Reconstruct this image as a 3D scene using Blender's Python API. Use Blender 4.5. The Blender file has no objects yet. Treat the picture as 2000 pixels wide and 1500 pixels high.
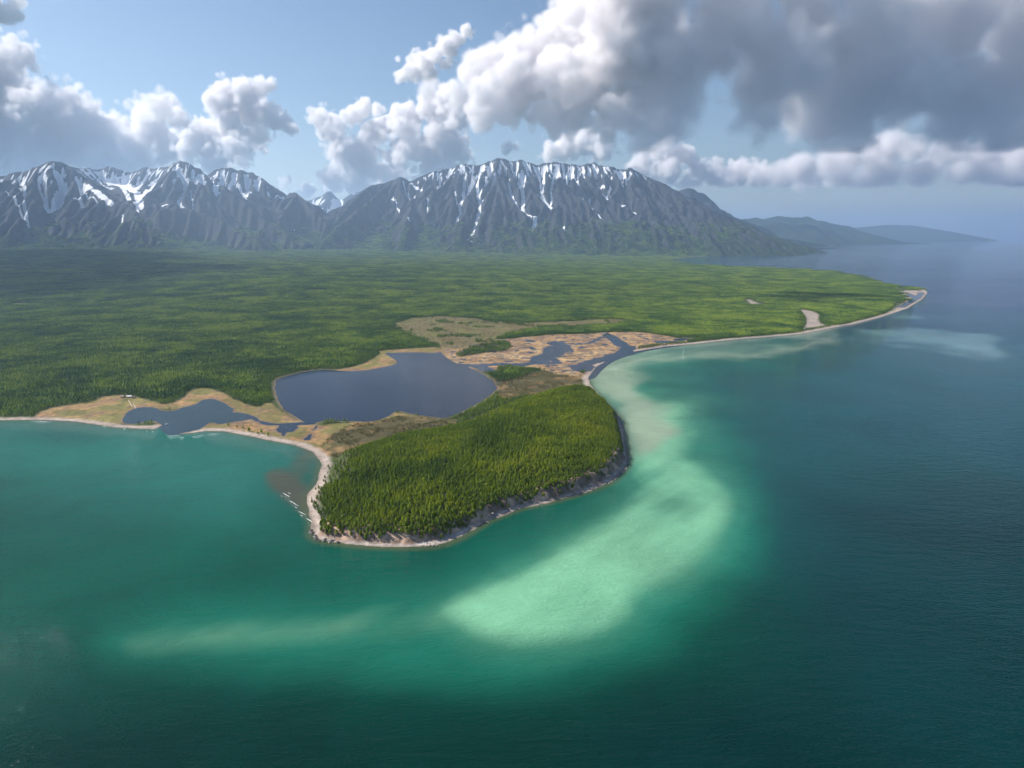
import bpy, math, random
import numpy as np
from mathutils import Vector

sc = bpy.context.scene
COL = sc.collection
random.seed(7)
rng = np.random.default_rng(7)

# ------------------------------------------------------------------ camera, sky, sun, exposure
CAM_H = 400.0
FPX = 1303.0                                  # focal length in pixels of a 2000 px wide picture
PITCH = math.atan(292.0 / FPX)
cam = bpy.data.cameras.new('camera')
cam_ob = bpy.data.objects.new('camera', cam)
COL.objects.link(cam_ob)
sc.camera = cam_ob
cam_ob.location = (0, 0, CAM_H)
cam_ob.rotation_euler = (math.pi / 2 - PITCH, 0, 0)
cam.sensor_width = 36.0
cam.lens = 36.0 * FPX / 2000.0
cam.clip_start = 1.0
cam.clip_end = 400000.0

SUN_AZ, SUN_EL = math.radians(-69), math.radians(42)
SUN = np.array([math.cos(SUN_EL) * math.sin(SUN_AZ), math.cos(SUN_EL) * math.cos(SUN_AZ), math.sin(SUN_EL)])
world = bpy.data.worlds.new('World')
sc.world = world
world.use_nodes = True
wn = world.node_tree
sky = wn.nodes.new('ShaderNodeTexSky')
sky.sky_type = 'NISHITA'
sky.sun_disc = False
sky.sun_elevation = SUN_EL
sky.sun_rotation = SUN_AZ
sky.air_density = 1.0
sky.dust_density = 0.6
sky.ozone_density = 2.5
wn.links.new(sky.outputs[0], wn.nodes['Background'].inputs[0])
wn.nodes['Background'].inputs[1].default_value = 0.062
sun = bpy.data.lights.new('sun', 'SUN')
sun.energy = 4.8
sun.angle = math.radians(0.53)
sun.color = (1.0, 0.93, 0.85)
sun_ob = bpy.data.objects.new('sun', sun)
COL.objects.link(sun_ob)
sun_ob.location = (-2000, 1000, 9000)
sun_ob.rotation_euler = Vector(-SUN).to_track_quat('-Z', 'Y').to_euler()
sc.view_settings.view_transform = 'Standard'
sc.view_settings.look = 'None'
sc.view_settings.gamma = 1.0
sc.view_settings.use_curve_mapping = False
sc.view_settings.exposure = 0.75
sc.cycles.volume_bounces = 10
sc.cycles.max_bounces = 12
sc.cycles.diffuse_bounces = 2
sc.cycles.glossy_bounces = 2
sc.cycles.transmission_bounces = 2
sc.cycles.use_adaptive_sampling = True
sc.cycles.adaptive_threshold = 0.035
sc.cycles.transparent_max_bounces = 16
sc.cycles.volume_step_rate = 1.6
sc.cycles.volume_max_steps = 256
sc.cycles.use_denoising = True

# ------------------------------------------------------------------ small maths
def ray(px, py):
    px = np.asarray(px, float); py = np.asarray(py, float)
    u = (px - 1000.0) / FPX; v = (750.0 - py) / FPX
    cp, sp = math.cos(PITCH), math.sin(PITCH)
    return np.stack([u, cp + v * sp, -sp + v * cp], -1)

def ground(px, py, z=0.0):
    d = ray(px, py)
    t = (z - CAM_H) / d[..., 2]
    return np.stack([d[..., 0] * t, d[..., 1] * t], -1)

def at_depth(px, py, Y):
    d = ray(px, py)
    return np.array([d[0] * Y / d[1], Y, CAM_H + d[2] * Y / d[1]])

def to_trace(x, y, z=0.0):
    """where a ground point sits on the traced survey (2000 x 1500 grid)"""
    cp, sp = math.cos(PITCH), math.sin(PITCH)
    dz = z - CAM_H
    f = y * cp - dz * sp
    up = y * sp + dz * cp
    f = np.maximum(f, 1.0)
    return 1000 + FPX * x / f, 750 - FPX * up / f

def Zm(x0, y0, s, pts):
    return [(x0 + a / s, y0 + b / s) for a, b in pts]

def smooth(e0, e1, x):
    t = np.clip((x - e0) / (e1 - e0), 0, 1)
    return t * t * (3 - 2 * t)

def _hash(ix, iy, seed):
    h = (ix.astype(np.int64) * 374761393 + iy.astype(np.int64) * 668265263 + seed * 1442695041) & 0xffffffff
    h = ((h ^ (h >> 13)) * 1274126177) & 0xffffffff
    h = (h ^ (h >> 16)) & 0xffffffff
    return h

def gnoise(x, y, seed=0):
    ix = np.floor(x); iy = np.floor(y)
    fx = x - ix; fy = y - iy
    ux = fx * fx * fx * (fx * (fx * 6 - 15) + 10); uy = fy * fy * fy * (fy * (fy * 6 - 15) + 10)
    def g(ox, oy):
        a = _hash(ix + ox, iy + oy, seed) * (2 * math.pi / 4294967296.0)
        return np.cos(a) * (fx - ox) + np.sin(a) * (fy - oy)
    a = g(0, 0); b = g(1, 0); c = g(0, 1); d = g(1, 1)
    return (a + (b - a) * ux) * (1 - uy) + (c + (d - c) * ux) * uy

def fbm(x, y, octaves=5, seed=0, gain=0.5):
    s = 0; a = 1.0; f = 1.0
    for k in range(octaves):
        s = s + a * gnoise(x * f + 17.3 * k, y * f - 9.1 * k, seed + k)
        a *= gain; f *= 2.03
    return s

def ridged(x, y, octaves=5, seed=0):
    s = 0; a = 0.5; f = 1.0; w = 1.0
    for k in range(octaves):
        n = 1 - np.abs(gnoise(x * f + 5.7 * k, y * f + 3.1 * k, seed + k)) * 1.6
        n = np.clip(n, 0, 1) ** 2 * w
        s = s + n * a
        w = np.clip(n * 1.6, 0, 1); a *= 0.5; f *= 2.1
    return s

def seg_dist(P, pts, closed=False, width=None, chunk=200000):
    """distance of points P to a polyline (and parameter values interpolated along it)"""
    A = np.asarray(pts, float)
    B = np.roll(A, -1, 0) if closed else A[1:]
    if not closed: A = A[:-1]
    best = np.full(len(P), 1e18); val = np.zeros(len(P))
    for i in range(len(A)):
        a, b = A[i, :2], B[i, :2]
        ab = b - a; L = ab @ ab + 1e-9
        t = np.clip(((P[:, 0] - a[0]) * ab[0] + (P[:, 1] - a[1]) * ab[1]) / L, 0, 1)
        d = (P[:, 0] - a[0] - t * ab[0]) ** 2 + (P[:, 1] - a[1] - t * ab[1]) ** 2
        m = d < best
        best[m] = d[m]
        if A.shape[1] > 2:
            val[m] = (A[i, 2] + (B[i, 2] - A[i, 2]) * t)[m]
    d = np.sqrt(best)
    return (d, val) if A.shape[1] > 2 else d

def inside(P, poly):
    poly = np.asarray(poly, float); x, y = P[:, 0], P[:, 1]
    c = np.zeros(len(P), bool)
    x1, y1 = poly[-1]
    for x2, y2 in poly:
        if y1 != y2:
            m = ((y1 > y) != (y2 > y)) & (x < (x2 - x1) * (y - y1) / (y2 - y1) + x1)
            c ^= m
        x1, y1 = x2, y2
    return c

def sdf(P, poly):
    d = seg_dist(P, poly, True)
    return np.where(inside(P, poly), d, -d)

def round_poly(poly, n=2):
    p = np.asarray(poly, float)
    for _ in range(n):
        q = np.roll(p, -1, 0)
        p = np.stack([0.75 * p + 0.25 * q, 0.25 * p + 0.75 * q], 1).reshape(-1, 2)
    return p

# ------------------------------------------------------------------ traced shore lines
coast_px = [(-900, 800), (-400, 815), (-100, 820), (0, 821), (60, 820), (133, 822), (180, 828), (227, 835), (270, 837), (300, 838), (316, 832), (322, 838), (350, 848),
            (371, 846), (402, 842), (434, 842), (490, 852), (535, 862), (577, 869), (609, 882), (626, 897), (628, 908), (621, 924), (619, 946), (606, 958),
            (598, 966), (597, 984), (603, 1006), (611, 1022), (610, 1036), (612, 1047), (629, 1056), (652, 1060), (674, 1063), (730, 1068), (794, 1069), (840, 1067), (870, 1061), (899, 1049),
            (925, 1034), (950, 1020), (974, 1010), (1019, 993), (1071, 982), (1120, 969), (1157, 957), (1195, 941), (1221, 918), (1227, 897), (1224, 875), (1221, 860),
            (1214, 822), (1195, 796), (1172, 774), (1152, 750), (1150, 737), (1165, 717), (1195, 699), (1238, 687), (1300, 677), (1334, 674), (1425, 664), (1500, 658),
            (1565, 652), (1637, 638), (1663, 634), (1722, 619), (1773, 602), (1803, 583), (1812, 571), (1804, 564), (1756, 560), (1718, 549), (1684, 539), (1629, 530), (1552, 525), (1425, 520),
            (1366, 517), (1335, 514), (1306, 508), (1340, 503), (1400, 499), (1475, 493), (1550, 490.5), (1625, 486), (1668, 483)]
coast = [tuple(p) for p in ground([a for a, b in coast_px], [b for a, b in coast_px])]
coast = coast + [(16000, 60000), (-60000, 60000), (-60000, 3000)]
COAST = np.array(coast)
n_px = len(coast_px)

def gpoly(pts, n=2):
    p = ground([a for a, b in pts], [b for a, b in pts])
    return round_poly(p, n)

Z5 = lambda p: Zm(550, 620, 2.6667, p)
Z4 = lambda p: Zm(0, 600, 2.857, p)
Z2 = lambda p: Zm(600, 250, 2.857, p)
Z1 = lambda p: Zm(0, 250, 2.857, p)
ZM = lambda p: Zm(860, 630, 5.0, p)
ZR = lambda p: Zm(1430, 560, 5.0, p)

lake = gpoly([(535, 748), (545, 738), (580, 729), (617, 722), (655, 723), (694, 726), (737, 720), (782, 709), (762, 697), (749, 689), (775, 689), (820, 688), (850, 690), (861, 686), (865, 693), (876, 701),
              (887, 708), (902, 714), (921, 719), (936, 727), (962, 742), (973, 759), (959, 771), (925, 794), (895, 808), (872, 818), (842, 814), (797, 807), (775, 801), (762, 812), (730, 824), (692, 823),
              (650, 822), (622, 823), (612, 831), (595, 825), (572, 812), (550, 796), (539, 773)])
lagoon = gpoly([(236, 827), (241, 811), (255, 800), (280, 794), (304, 796), (315, 803), (343, 803), (352, 796), (385, 790), (390, 781), (420, 778), (441, 789), (458, 799), (452, 806), (470, 805), (497, 812),
                (490, 820), (455, 824), (427, 830), (410, 823), (396, 838), (371, 843), (345, 848), (330, 846), (320, 835), (308, 824), (294, 821), (266, 829)], 2)
channels = [  # (traced polyline, half width in m)
    ([(490, 814), (504, 822), (530, 829), (560, 829), (591, 827), (612, 828)], 9),
    ([(560, 829), (572, 836), (566, 842), (556, 842), (549, 836), (556, 830)], 10),
    ([(556, 845), (553, 852)], 3), ([(620, 829), (612, 842), (600, 858)], 3.5),
    (ZM([(150, 415), (330, 420), (560, 410), (800, 410), (960, 395), (1130, 395)]), 21),
    (ZM([(380, 430), (470, 470)]), 24),
    (ZM([(960, 390), (1000, 340), (1100, 310), (1190, 270), (1180, 225), (1120, 200)]), 34),
    (ZM([(1040, 300), (1050, 250), (1090, 235)]), 16),
    (ZM([(1080, 340), (1130, 380), (1160, 395)]), 14),
    (ZM([(1640, 125), (1700, 165), (1760, 210), (1840, 250), (1790, 290), (1690, 330), (1560, 365), (1420, 400), (1380, 440)]), 26),
    (ZM([(1500, 190), (1440, 205), (1330, 212), (1230, 205)]), 12), (ZM([(1500, 180), (1560, 150), (1640, 130)]), 9),
    (ZM([(1340, 430), (1390, 460), (1420, 430)]), 30),
    ([(1290, 668), (1312, 668)], 26), ([(1325, 664), (1342, 662)], 24),
    (ZR([(1850, 60), (1810, 110), (1740, 150), (1650, 200)]), 20), (ZR([(1700, 60), (1760, 90), (1790, 120)]), 18),
]
CHANNELS = [(ground([a for a, b in p], [b for a, b in p]), w) for p, w in channels]

# the wooded hill of the headland
hill_px = coast_px[25:53] + [(1160, 768), (1120, 765), (1070, 770), (1010, 784), (955, 806), (905, 828), (850, 842), (780, 848), (720, 868), (670, 884), (646, 902), (632, 925), (626, 948)]
HILL = round_poly(ground([a for a, b in hill_px], [b for a, b in hill_px]), 1)
se_px = coast_px[31:49]
SE = ground([a for a, b in se_px], [b for a, b in se_px])
e_px = coast_px[48:54]
EAST = ground([a for a, b in e_px], [b for a, b in e_px])

marsh = gpoly(ZM([(0, 245), (90, 205), (280, 190), (500, 175), (720, 160), (900, 140), (1080, 120), (1400, 118), (1640, 95), (1900, 95), (2060, 110), (2300, 150), (2450, 190), (2200, 230), (1960, 265), (1880, 285),
                  (1640, 350), (1500, 440), (1430, 520), (1390, 545), (1300, 520), (1120, 510), (1050, 470), (820, 440), (600, 430), (520, 460), (470, 480), (380, 470), (290, 445), (190, 415), (120, 380), (60, 330)]))
marsh_west = gpoly([(237, 827), (225, 834), (150, 824), (60, 820), (88, 800), (150, 790), (185, 785), (200, 776), (240, 772), (270, 778), (300, 788), (330, 792), (360, 778), (375, 762), (400, 758), (440, 770), (452, 780), (500, 800), (528, 785),
                    (538, 800), (575, 818), (612, 834), (690, 826), (760, 818), (775, 806), (800, 812), (872, 822), (780, 845), (700, 868), (652, 890), (628, 892), (600, 876), (535, 858), (440, 838), (400, 838), (372, 846), (420, 826), (470, 812), (455, 800), (420, 781), (388, 786), (345, 800), (310, 798), (270, 800), (245, 812)], 1)
marsh_north = gpoly([(640, 724), (694, 718), (722, 706), (745, 692), (740, 686), (800, 682), (860, 678), (870, 690), (850, 694), (770, 694), (786, 708), (737, 724), (690, 730)], 1)
meadow = gpoly(Zm(600, 250, 2.857, [(480, 1095), (560, 1070), (700, 1052), (900, 1060), (1040, 1085), (1300, 1088), (1560, 1072), (1800, 1068), (1760, 1095), (1500, 1108), (1250, 1122), (1120, 1145), (1040, 1180), (960, 1225), (860, 1235), (760, 1225), (690, 1200), (620, 1165), (540, 1140)]), 1)
woods_in_marsh = [gpoly(ZM([(150, 310), (260, 255), (450, 205), (560, 185), (690, 200), (700, 260), (600, 290), (420, 300), (260, 330), (180, 345)])),
                  gpoly(ZM([(480, 490), (590, 430), (720, 432), (820, 450), (900, 470), (850, 520), (740, 560), (640, 580), (560, 590), (520, 540)]))]
scrub = gpoly([(640, 850), (690, 832), (760, 822), (800, 812), (872, 820), (905, 822), (850, 842), (780, 852), (720, 870), (670, 886), (646, 896), (640, 880)], 1)
scrub2 = gpoly(ZM([(520, 560), (640, 560), (850, 500), (1040, 470), (1120, 510), (1300, 525), (1420, 580), (1440, 650), (1100, 700), (800, 720), (590, 760), (560, 640)]), 1)
gravel = [gpoly(ZR([(640, 225), (740, 232), (845, 262), (842, 350), (880, 372), (1010, 378), (1110, 375), (1060, 402), (700, 458), (690, 430), (735, 345), (700, 260)]), 1),
          gpoly(ZR([(150, 120), (215, 145), (240, 165), (325, 178), (190, 178), (165, 150)]), 1),
          gpoly(ZR([(1590, 5), (1670, 40), (1850, 36), (1860, 70), (1830, 110), (1720, 175), (1650, 215), (1560, 230), (1620, 195), (1710, 130), (1690, 90), (1640, 50)]), 1)]

# ------------------------------------------------------------------ height of the low land
def land_fields(P):
    sd = sdf(P, COAST)
    sd_n = sd + 5 * fbm(P[:, 0] / 60, P[:, 1] / 60, 3, 5) * smooth(2500, 900, np.hypot(P[:, 0], P[:, 1]))
    dl = sdf(P, lake); dg = sdf(P, lagoon)
    wob = 7 * fbm(P[:, 0] / 45, P[:, 1] / 45, 3, 8)
    dc = np.full(len(P), -1e9)
    for pl, w in CHANNELS:
        dc = np.maximum(dc, w - seg_dist(P, pl))
    mk = sdf(P, marsh)
    pool = (fbm(P[:, 0] / 46, P[:, 1] / 30, 4, 33) - .27) * 55
    dc = np.maximum(dc, np.where(mk > 12, pool, -1e9))
    dw = np.maximum(np.maximum(dl + wob * .5, dg + wob * .4), dc + wob * 1.3)
    return sd, sd_n, dw

def land_height(P, sd, sd_n, dw):
    x, y = P[:, 0], P[:, 1]
    sdc = np.maximum(sd, 0)
    up = np.maximum(sdc - 900, 0)
    z = 1.3 + 0.0215 * (np.sqrt(up * up + 300 ** 2) - 300) * smooth(0, 5000, up + 2500)
    z = z + smooth(200, 2500, sdc) * 14 * fbm(x / 1300, y / 1300, 4, 21) + smooth(150, 600, sdc) * 3 * fbm(x / 240, y / 240, 2, 4)
    z = np.maximum(z, 1.1)
    z = np.where(sd_n > 0, np.minimum(z, 0.06 * sd_n), np.maximum(sd_n * 0.09, -7))
    z = np.minimum(z, 0.10 - 0.055 * dw + 0.02 * np.maximum(-dw - 40, 0) ** 2)
    return np.maximum(z, -7)

# ------------------------------------------------------------------ object helpers
def tag(o, label=None, category=None, group=None, kind=None):
    if label: o['label'] = label
    if category: o['category'] = category
    if group: o['group'] = group
    if kind: o['kind'] = kind
    return o

def mesh_np(name, V, F, mat=None, attrs=None, smooth_shade=True):
    """fast mesh from numpy; F is (n,4) or (n,3)"""
    me = bpy.data.meshes.new(name)
    V = np.ascontiguousarray(V, np.float32); F = np.ascontiguousarray(F, np.int32)
    k = F.shape[1]
    me.vertices.add(len(V)); me.vertices.foreach_set('co', V.ravel())
    me.loops.add(F.size); me.loops.foreach_set('vertex_index', F.ravel())
    me.polygons.add(len(F)); me.polygons.foreach_set('loop_start', np.arange(0, F.size, k, dtype=np.int32))
    me.polygons.foreach_set('use_smooth', np.full(len(F), smooth_shade))
    me.update(calc_edges=True)
    for n, a in (attrs or {}).items():
        a = np.asarray(a, np.float32)
        if a.ndim == 1:
            at = me.attributes.new(n, 'FLOAT', 'POINT'); at.data.foreach_set('value', a)
        else:
            at = me.attributes.new(n, 'FLOAT_COLOR', 'POINT')
            at.data.foreach_set('color', np.concatenate([a, np.ones((len(a), 1), np.float32)], 1).ravel())
    if mat: me.materials.append(mat)
    return me

def link(name, me, parent=None):
    o = bpy.data.objects.new(name, me)
    COL.objects.link(o)
    if parent: o.parent = parent
    return o

def grid_faces(nr, nc):
    i = np.arange(nr * nc).reshape(nr, nc)
    return np.stack([i[:-1, :-1], i[:-1, 1:], i[1:, 1:], i[1:, :-1]], -1).reshape(-1, 4)

def compact(V, F, keep, attrs):
    F = F[keep]
    used = np.zeros(len(V), bool); used[F.ravel()] = True
    idx = np.cumsum(used) - 1
    return V[used], idx[F], {k: a[used] for k, a in attrs.items()}

class NT:
    """tiny node-tree writer"""
    def __init__(s, tree): s.t = tree; s.N = tree.nodes; s.L = tree.links
    def n(s, kind, **kw):
        n = s.N.new(kind)
        for k, v in kw.items(): setattr(n, k, v)
        return n
    def set(s, sock, v):
        if isinstance(v, bpy.types.NodeSocket): s.L.new(v, sock)
        else: sock.default_value = v
    def math(s, op, a, b=None, c=None, clamp=False):
        n = s.n('ShaderNodeMath', operation=op, use_clamp=clamp)
        for i, v in enumerate((a, b, c)):
            if v is not None: s.set(n.inputs[i], v)
        return n.outputs[0]
    def noise(s, vec, scale, detail=4, rough=0.55, dist=0.0):
        n = s.n('ShaderNodeTexNoise')
        if vec is not None: s.L.new(vec, n.inputs['Vector'])
        n.inputs['Scale'].default_value = scale; n.inputs['Detail'].default_value = detail
        n.inputs['Roughness'].default_value = rough; n.inputs['Distortion'].default_value = dist
        return n.outputs['Fac']
    def mix(s, fac, a, b, blend='MIX'):
        n = s.n('ShaderNodeMix', data_type='RGBA', blend_type=blend)
        s.set(n.inputs[0], fac); s.set(n.inputs[6], a); s.set(n.inputs[7], b)
        return n.outputs[2]
    def attr(s, name, kind='GEOMETRY'):
        n = s.n('ShaderNodeAttribute', attribute_name=name, attribute_type=kind)
        return n
    def range(s, x, a, b, c=0.0, d=1.0):
        n = s.n('ShaderNodeMapRange'); n.clamp = True
        s.set(n.inputs[0], x)
        for i, v in enumerate((a, b, c, d)): s.set(n.inputs[i + 1], v)
        return n.outputs[0]

def material(name):
    m = bpy.data.materials.new(name); m.use_nodes = True
    return m, NT(m.node_tree), m.node_tree.nodes['Principled BSDF']

def c4(*c): return (c[0], c[1], c[2], 1.0)

# ------------------------------------------------------------------ materials of the land
def land_material(name, bump_scale=0.25, bump=0.6):
    m, t, b = material(name)
    pos = t.n('ShaderNodeNewGeometry').outputs['Position']
    col = t.attr('albedo').outputs['Color']
    n1 = t.noise(pos, 0.08, 6, 0.65); n2 = t.noise(pos, 0.011, 4)
    f = t.math('MULTIPLY', t.range(n1, 0.3, 0.7, 0.62, 1.38), t.range(n2, 0.3, 0.7, 0.8, 1.2))
    mul = t.mix(1.0, col, (1, 1, 1, 1), 'MULTIPLY')
    cx = t.n('ShaderNodeCombineXYZ')
    for i in range(3): t.L.new(f, cx.inputs[i])
    t.L.new(cx.outputs[0], mul.node.inputs[7])
    t.L.new(mul, b.inputs['Base Color'])
    b.inputs['Roughness'].default_value = 0.95
    b.inputs['Specular IOR Level'].default_value = 0.15
    bp = t.n('ShaderNodeBump'); bp.inputs['Strength'].default_value = bump; bp.inputs['Distance'].default_value = 1.5
    t.L.new(t.noise(pos, bump_scale, 5, 0.6), bp.inputs['Height'])
    t.L.new(bp.outputs[0], b.inputs['Normal'])
    return m
MAT_LAND = land_material('shore_and_forest_floor')
MAT_HEAD = land_material('headland_ground', 0.35, 0.9)

def mountain_material():
    m, t, b = material('mountain_rock_and_snow')
    pos = t.n('ShaderNodeNewGeometry').outputs['Position']
    snow = t.attr('snow').outputs['Fac']; green = t.attr('green').outputs['Fac']
    n1 = t.noise(pos, 0.012, 8, 0.68); n2 = t.noise(pos, 0.0022, 5)
    rock = t.mix(t.range(n1, 0.35, 0.66), c4(0.012, 0.014, 0.018), c4(0.046, 0.045, 0.048))
    veg = t.mix(t.range(n1, 0.35, 0.65), c4(0.010, 0.020, 0.007), c4(0.030, 0.050, 0.014))
    g = t.range(t.math('ADD', green, t.math('MULTIPLY_ADD', n2, 0.8, -0.4)), 0.42, 0.62)
    col = t.mix(g, rock, veg)
    s = t.range(t.math('ADD', snow, t.math('MULTIPLY_ADD', n1, 0.9, -0.45)), 0.46, 0.56)
    col = t.mix(s, col, c4(0.84, 0.86, 0.90))
    t.L.new(col, b.inputs['Base Color'])
    b.inputs['Roughness'].default_value = 0.9
    b.inputs['Specular IOR Level'].default_value = 0.1
    bp = t.n('ShaderNodeBump'); bp.inputs['Strength'].default_value = 0.9; bp.inputs['Distance'].default_value = 22
    t.L.new(n1, bp.inputs['Height']); t.L.new(bp.outputs[0], b.inputs['Normal'])
    return m
MAT_MOUNTAIN = mountain_material()

# ------------------------------------------------------------------ water
def water_material(name, deep=None, wave=0.8, rough=0.03, vary=0.55):
    m, t, b = material(name)
    pos = t.n('ShaderNodeNewGeometry').outputs['Position']
    if deep is None:
        col = t.attr('watercolour').outputs['Color']
    else:
        rgb = t.n('ShaderNodeRGB'); rgb.outputs[0].default_value = c4(*deep); col = rgb.outputs[0]
    big = t.noise(pos, 0.004, 5, 0.6, 0.6)
    f = t.range(big, 0.3, 0.7, 1 - vary * .4, 1 + vary * .4)
    cx = t.n('ShaderNodeCombineXYZ')
    for i in range(3): t.L.new(f, cx.inputs[i])
    t.L.new(t.mix(1.0, col, cx.outputs[0], 'MULTIPLY'), b.inputs['Base Color'])
    b.inputs['Roughness'].default_value = rough
    b.inputs['IOR'].default_value = 1.333
    b.inputs['Specular IOR Level'].default_value = 0.10
    mp = t.n('ShaderNodeMapping'); mp.inputs['Rotation'].default_value = (0, 0, math.radians(24)); mp.inputs['Scale'].default_value = (1.0, 2.6, 1.0)
    t.L.new(pos, mp.inputs['Vector'])
    w1 = t.noise(mp.outputs[0], 0.035, 3, 0.5, 0.4)
    w2 = t.noise(mp.outputs[0], 0.15, 2, 0.55, 0.2)
    w3 = t.noise(mp.outputs[0], 0.27, 1, 0.5, 0.1)
    gust = t.range(t.noise(pos, 0.0016, 4, 0.6), 0.35, 0.65, 0.45, 1.2)
    h = t.math('MULTIPLY', t.math('ADD', t.math('MULTIPLY', w1, 2.4), t.math('ADD', t.math('MULTIPLY', w2, 1.1), t.math('MULTIPLY', w3, 0.95))), gust)
    bp = t.n('ShaderNodeBump'); bp.inputs['Strength'].default_value = wave; bp.inputs['Distance'].default_value = 1.1
    t.L.new(h, bp.inputs['Height']); t.L.new(bp.outputs[0], b.inputs['Normal'])
    return m
MAT_WATER = water_material('open_lake_water')
MAT_TARN = water_material('still_lake_water', (0.010, 0.016, 0.030), 0.16, 0.10, 0.3)
MAT_LAGOON = water_material('lagoon_water', (0.016, 0.034, 0.044), 0.22, 0.12, 0.4)
MAT_POND = water_material('pond_water', (0.014, 0.022, 0.038), 0.12, 0.10, 0.3)

# wide sheet of open water, one mesh out to the horizon, finer where suspended silt draws patterns
R_FAR = 90000.0
az = np.concatenate([np.linspace(-180, -52, 18), np.linspace(-50, 50, 620), np.linspace(52, 180, 18)]) * math.pi / 180
dep = np.linspace(math.radians(43), math.radians(1.1), 430)
rr = np.concatenate([[2, 60, 150, 250, 330, 380], CAM_H / np.tan(dep), [24000, 28000, 34000, 42000, 55000, 70000, R_FAR]])
rr = np.unique(rr)
AZ, RR = np.meshgrid(az, rr)
WX = (RR * np.sin(AZ)).ravel(); WY = (RR * np.cos(AZ)).ravel()
tx, ty = to_trace(WX, WY)
front = WY > 50
tx = np.where(front, tx, 1000); ty = np.where(front, ty, 2500)
T = np.stack([tx, ty], -1)
nx = WX / 900; ny = WY / 900
warp = np.stack([fbm(nx, ny, 4, 31), fbm(nx + 9, ny - 4, 4, 32)], -1)
swirl = np.stack([fbm(nx * 3, ny * 3, 4, 41), fbm(nx * 3 + 9, ny * 3 - 4, 4, 42)], -1)
ca, sa = math.cos(.9), math.sin(.9)
streaky = fbm((WX * ca + WY * sa) / 420, (-WX * sa + WY * ca) / 75, 4, 45)
Tw = T + warp * 36 + swirl * 24 + streaky[:, None] * np.array([14.0, 7.0])

def soft(poly, s, shift=0.0, warped=True):
    d = sdf(Tw if warped else T, round_poly(poly, 2))
    return smooth(-s, s, d + shift)
plume = [(1152, 748), (1172, 716), (1228, 690), (1300, 681), (1345, 676), (1310, 697), (1268, 714), (1246, 745), (1252, 776), (1292, 788), (1335, 800), (1368, 826), (1372, 852), (1345, 876), (1372, 905), (1425, 935), (1440, 975), (1420, 1035),
         (1372, 1085), (1300, 1130), (1232, 1160), (1216, 1200), (1150, 1243), (1062, 1270), (985, 1274), (922, 1256), (872, 1222), (848, 1192), (885, 1166), (965, 1138), (1042, 1098), (1108, 1052), (1168, 1008), (1222, 962), (1246, 900), (1236, 860), (1218, 815), (1182, 780)]
halo = [(1150, 735), (1250, 660), (1420, 655), (1560, 650), (1400, 705), (1290, 745), (1420, 830), (1470, 930), (1500, 1020), (1440, 1120), (1330, 1190), (1260, 1270), (1060, 1330), (860, 1330), (640, 1300), (250, 1290), (200, 1240), (480, 1190), (760, 1180), (900, 1120), (1040, 1050), (1180, 980), (1220, 900)]
streak = [(245, 1262), (420, 1228), (600, 1216), (850, 1188), (900, 1225), (700, 1246), (480, 1262), (300, 1280)]
westbay = [(-200, 835), (330, 835), (480, 850), (600, 880), (618, 930), (560, 990), (420, 1010), (150, 960), (-200, 930)]
bluezone = [(1560, 640), (1700, 600), (2300, 400), (2600, 1500), (1720, 1600), (1560, 1250), (1490, 1000), (1440, 880), (1330, 760), (1400, 690)]
farzone = [(1200, 300), (2600, 300), (2600, 660), (1900, 640), (1650, 640), (1400, 560)]
rmouth = [(1662, 634), (1740, 639), (1860, 645), (1960, 668), (1950, 700), (1850, 690), (1760, 670), (1700, 655)]
southdark = [(-300, 1340), (700, 1300), (1300, 1330), (2400, 1200), (2400, 2800), (-300, 2800)]
shoal = [(545, 955), (585, 948), (612, 960), (606, 985), (612, 1030), (590, 1010), (560, 990)]
shoal2 = [(590, 905), (632, 895), (630, 925), (616, 958), (596, 955)]

GREEN = np.array([0.0006, 0.088, 0.056]); TEAL = np.array([0.022, 0.190, 0.150]); BLUE = np.array([0.0018, 0.072, 0.082]); FARB = np.array([0.012, 0.032, 0.075])
DARK = np.array([0.0006, 0.026, 0.020]); MILK = np.array([0.205, 0.50, 0.305]); CREAM = np.array([0.40, 0.47, 0.34]); BROWN = np.array([0.115, 0.085, 0.050])
def lay(c, k, m): return c + (k - c) * m[:, None]
wc = np.tile(GREEN, (len(WX), 1))
wc = lay(wc, DARK, soft(southdark, 170) * 0.92)
wc = lay(wc, TEAL, soft(westbay, 75) * 0.75)
wc = lay(wc, BLUE, soft(bluezone, 150) * 0.97)
wc = lay(wc, np.array([0.0006, 0.030, 0.030]), soft([(1480, 1040), (1700, 900), (2500, 820), (2700, 2800), (900, 2800), (1100, 1440), (1400, 1330)], 200) * .85)  # cloud shade and corner vignetting painted in as darker water, lower right
wc = lay(wc, FARB, soft(farzone, 70) * 0.9)
wc = lay(wc, TEAL * np.array([.8, 1.25, 1.05]), soft(halo, 70) * 0.62)
wc = lay(wc, MILK * 0.62, np.clip(soft(streak, 26) * (0.42 + .5 * streaky), 0, 1))
pm = 0.50 * soft(plume, 62) + 0.55 * soft(plume, 22, -16)
pm = pm * (0.86 + 0.5 * fbm(nx * 2.2 + 3, ny * 1.4, 4, 47))
wc = lay(wc, MILK, np.clip(pm * (0.70 + 0.40 * np.clip(swirl[:, 0] + .2, -.5, .7) + 0.5 * streaky), 0, 1))
core = smooth(-10, 55, sdf(Tw, round_poly(plume, 2)))
wc = lay(wc, MILK * 1.2, core * np.clip(0.45 + .9 * swirl[:, 1] + .5 * streaky, 0, .9))
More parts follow.
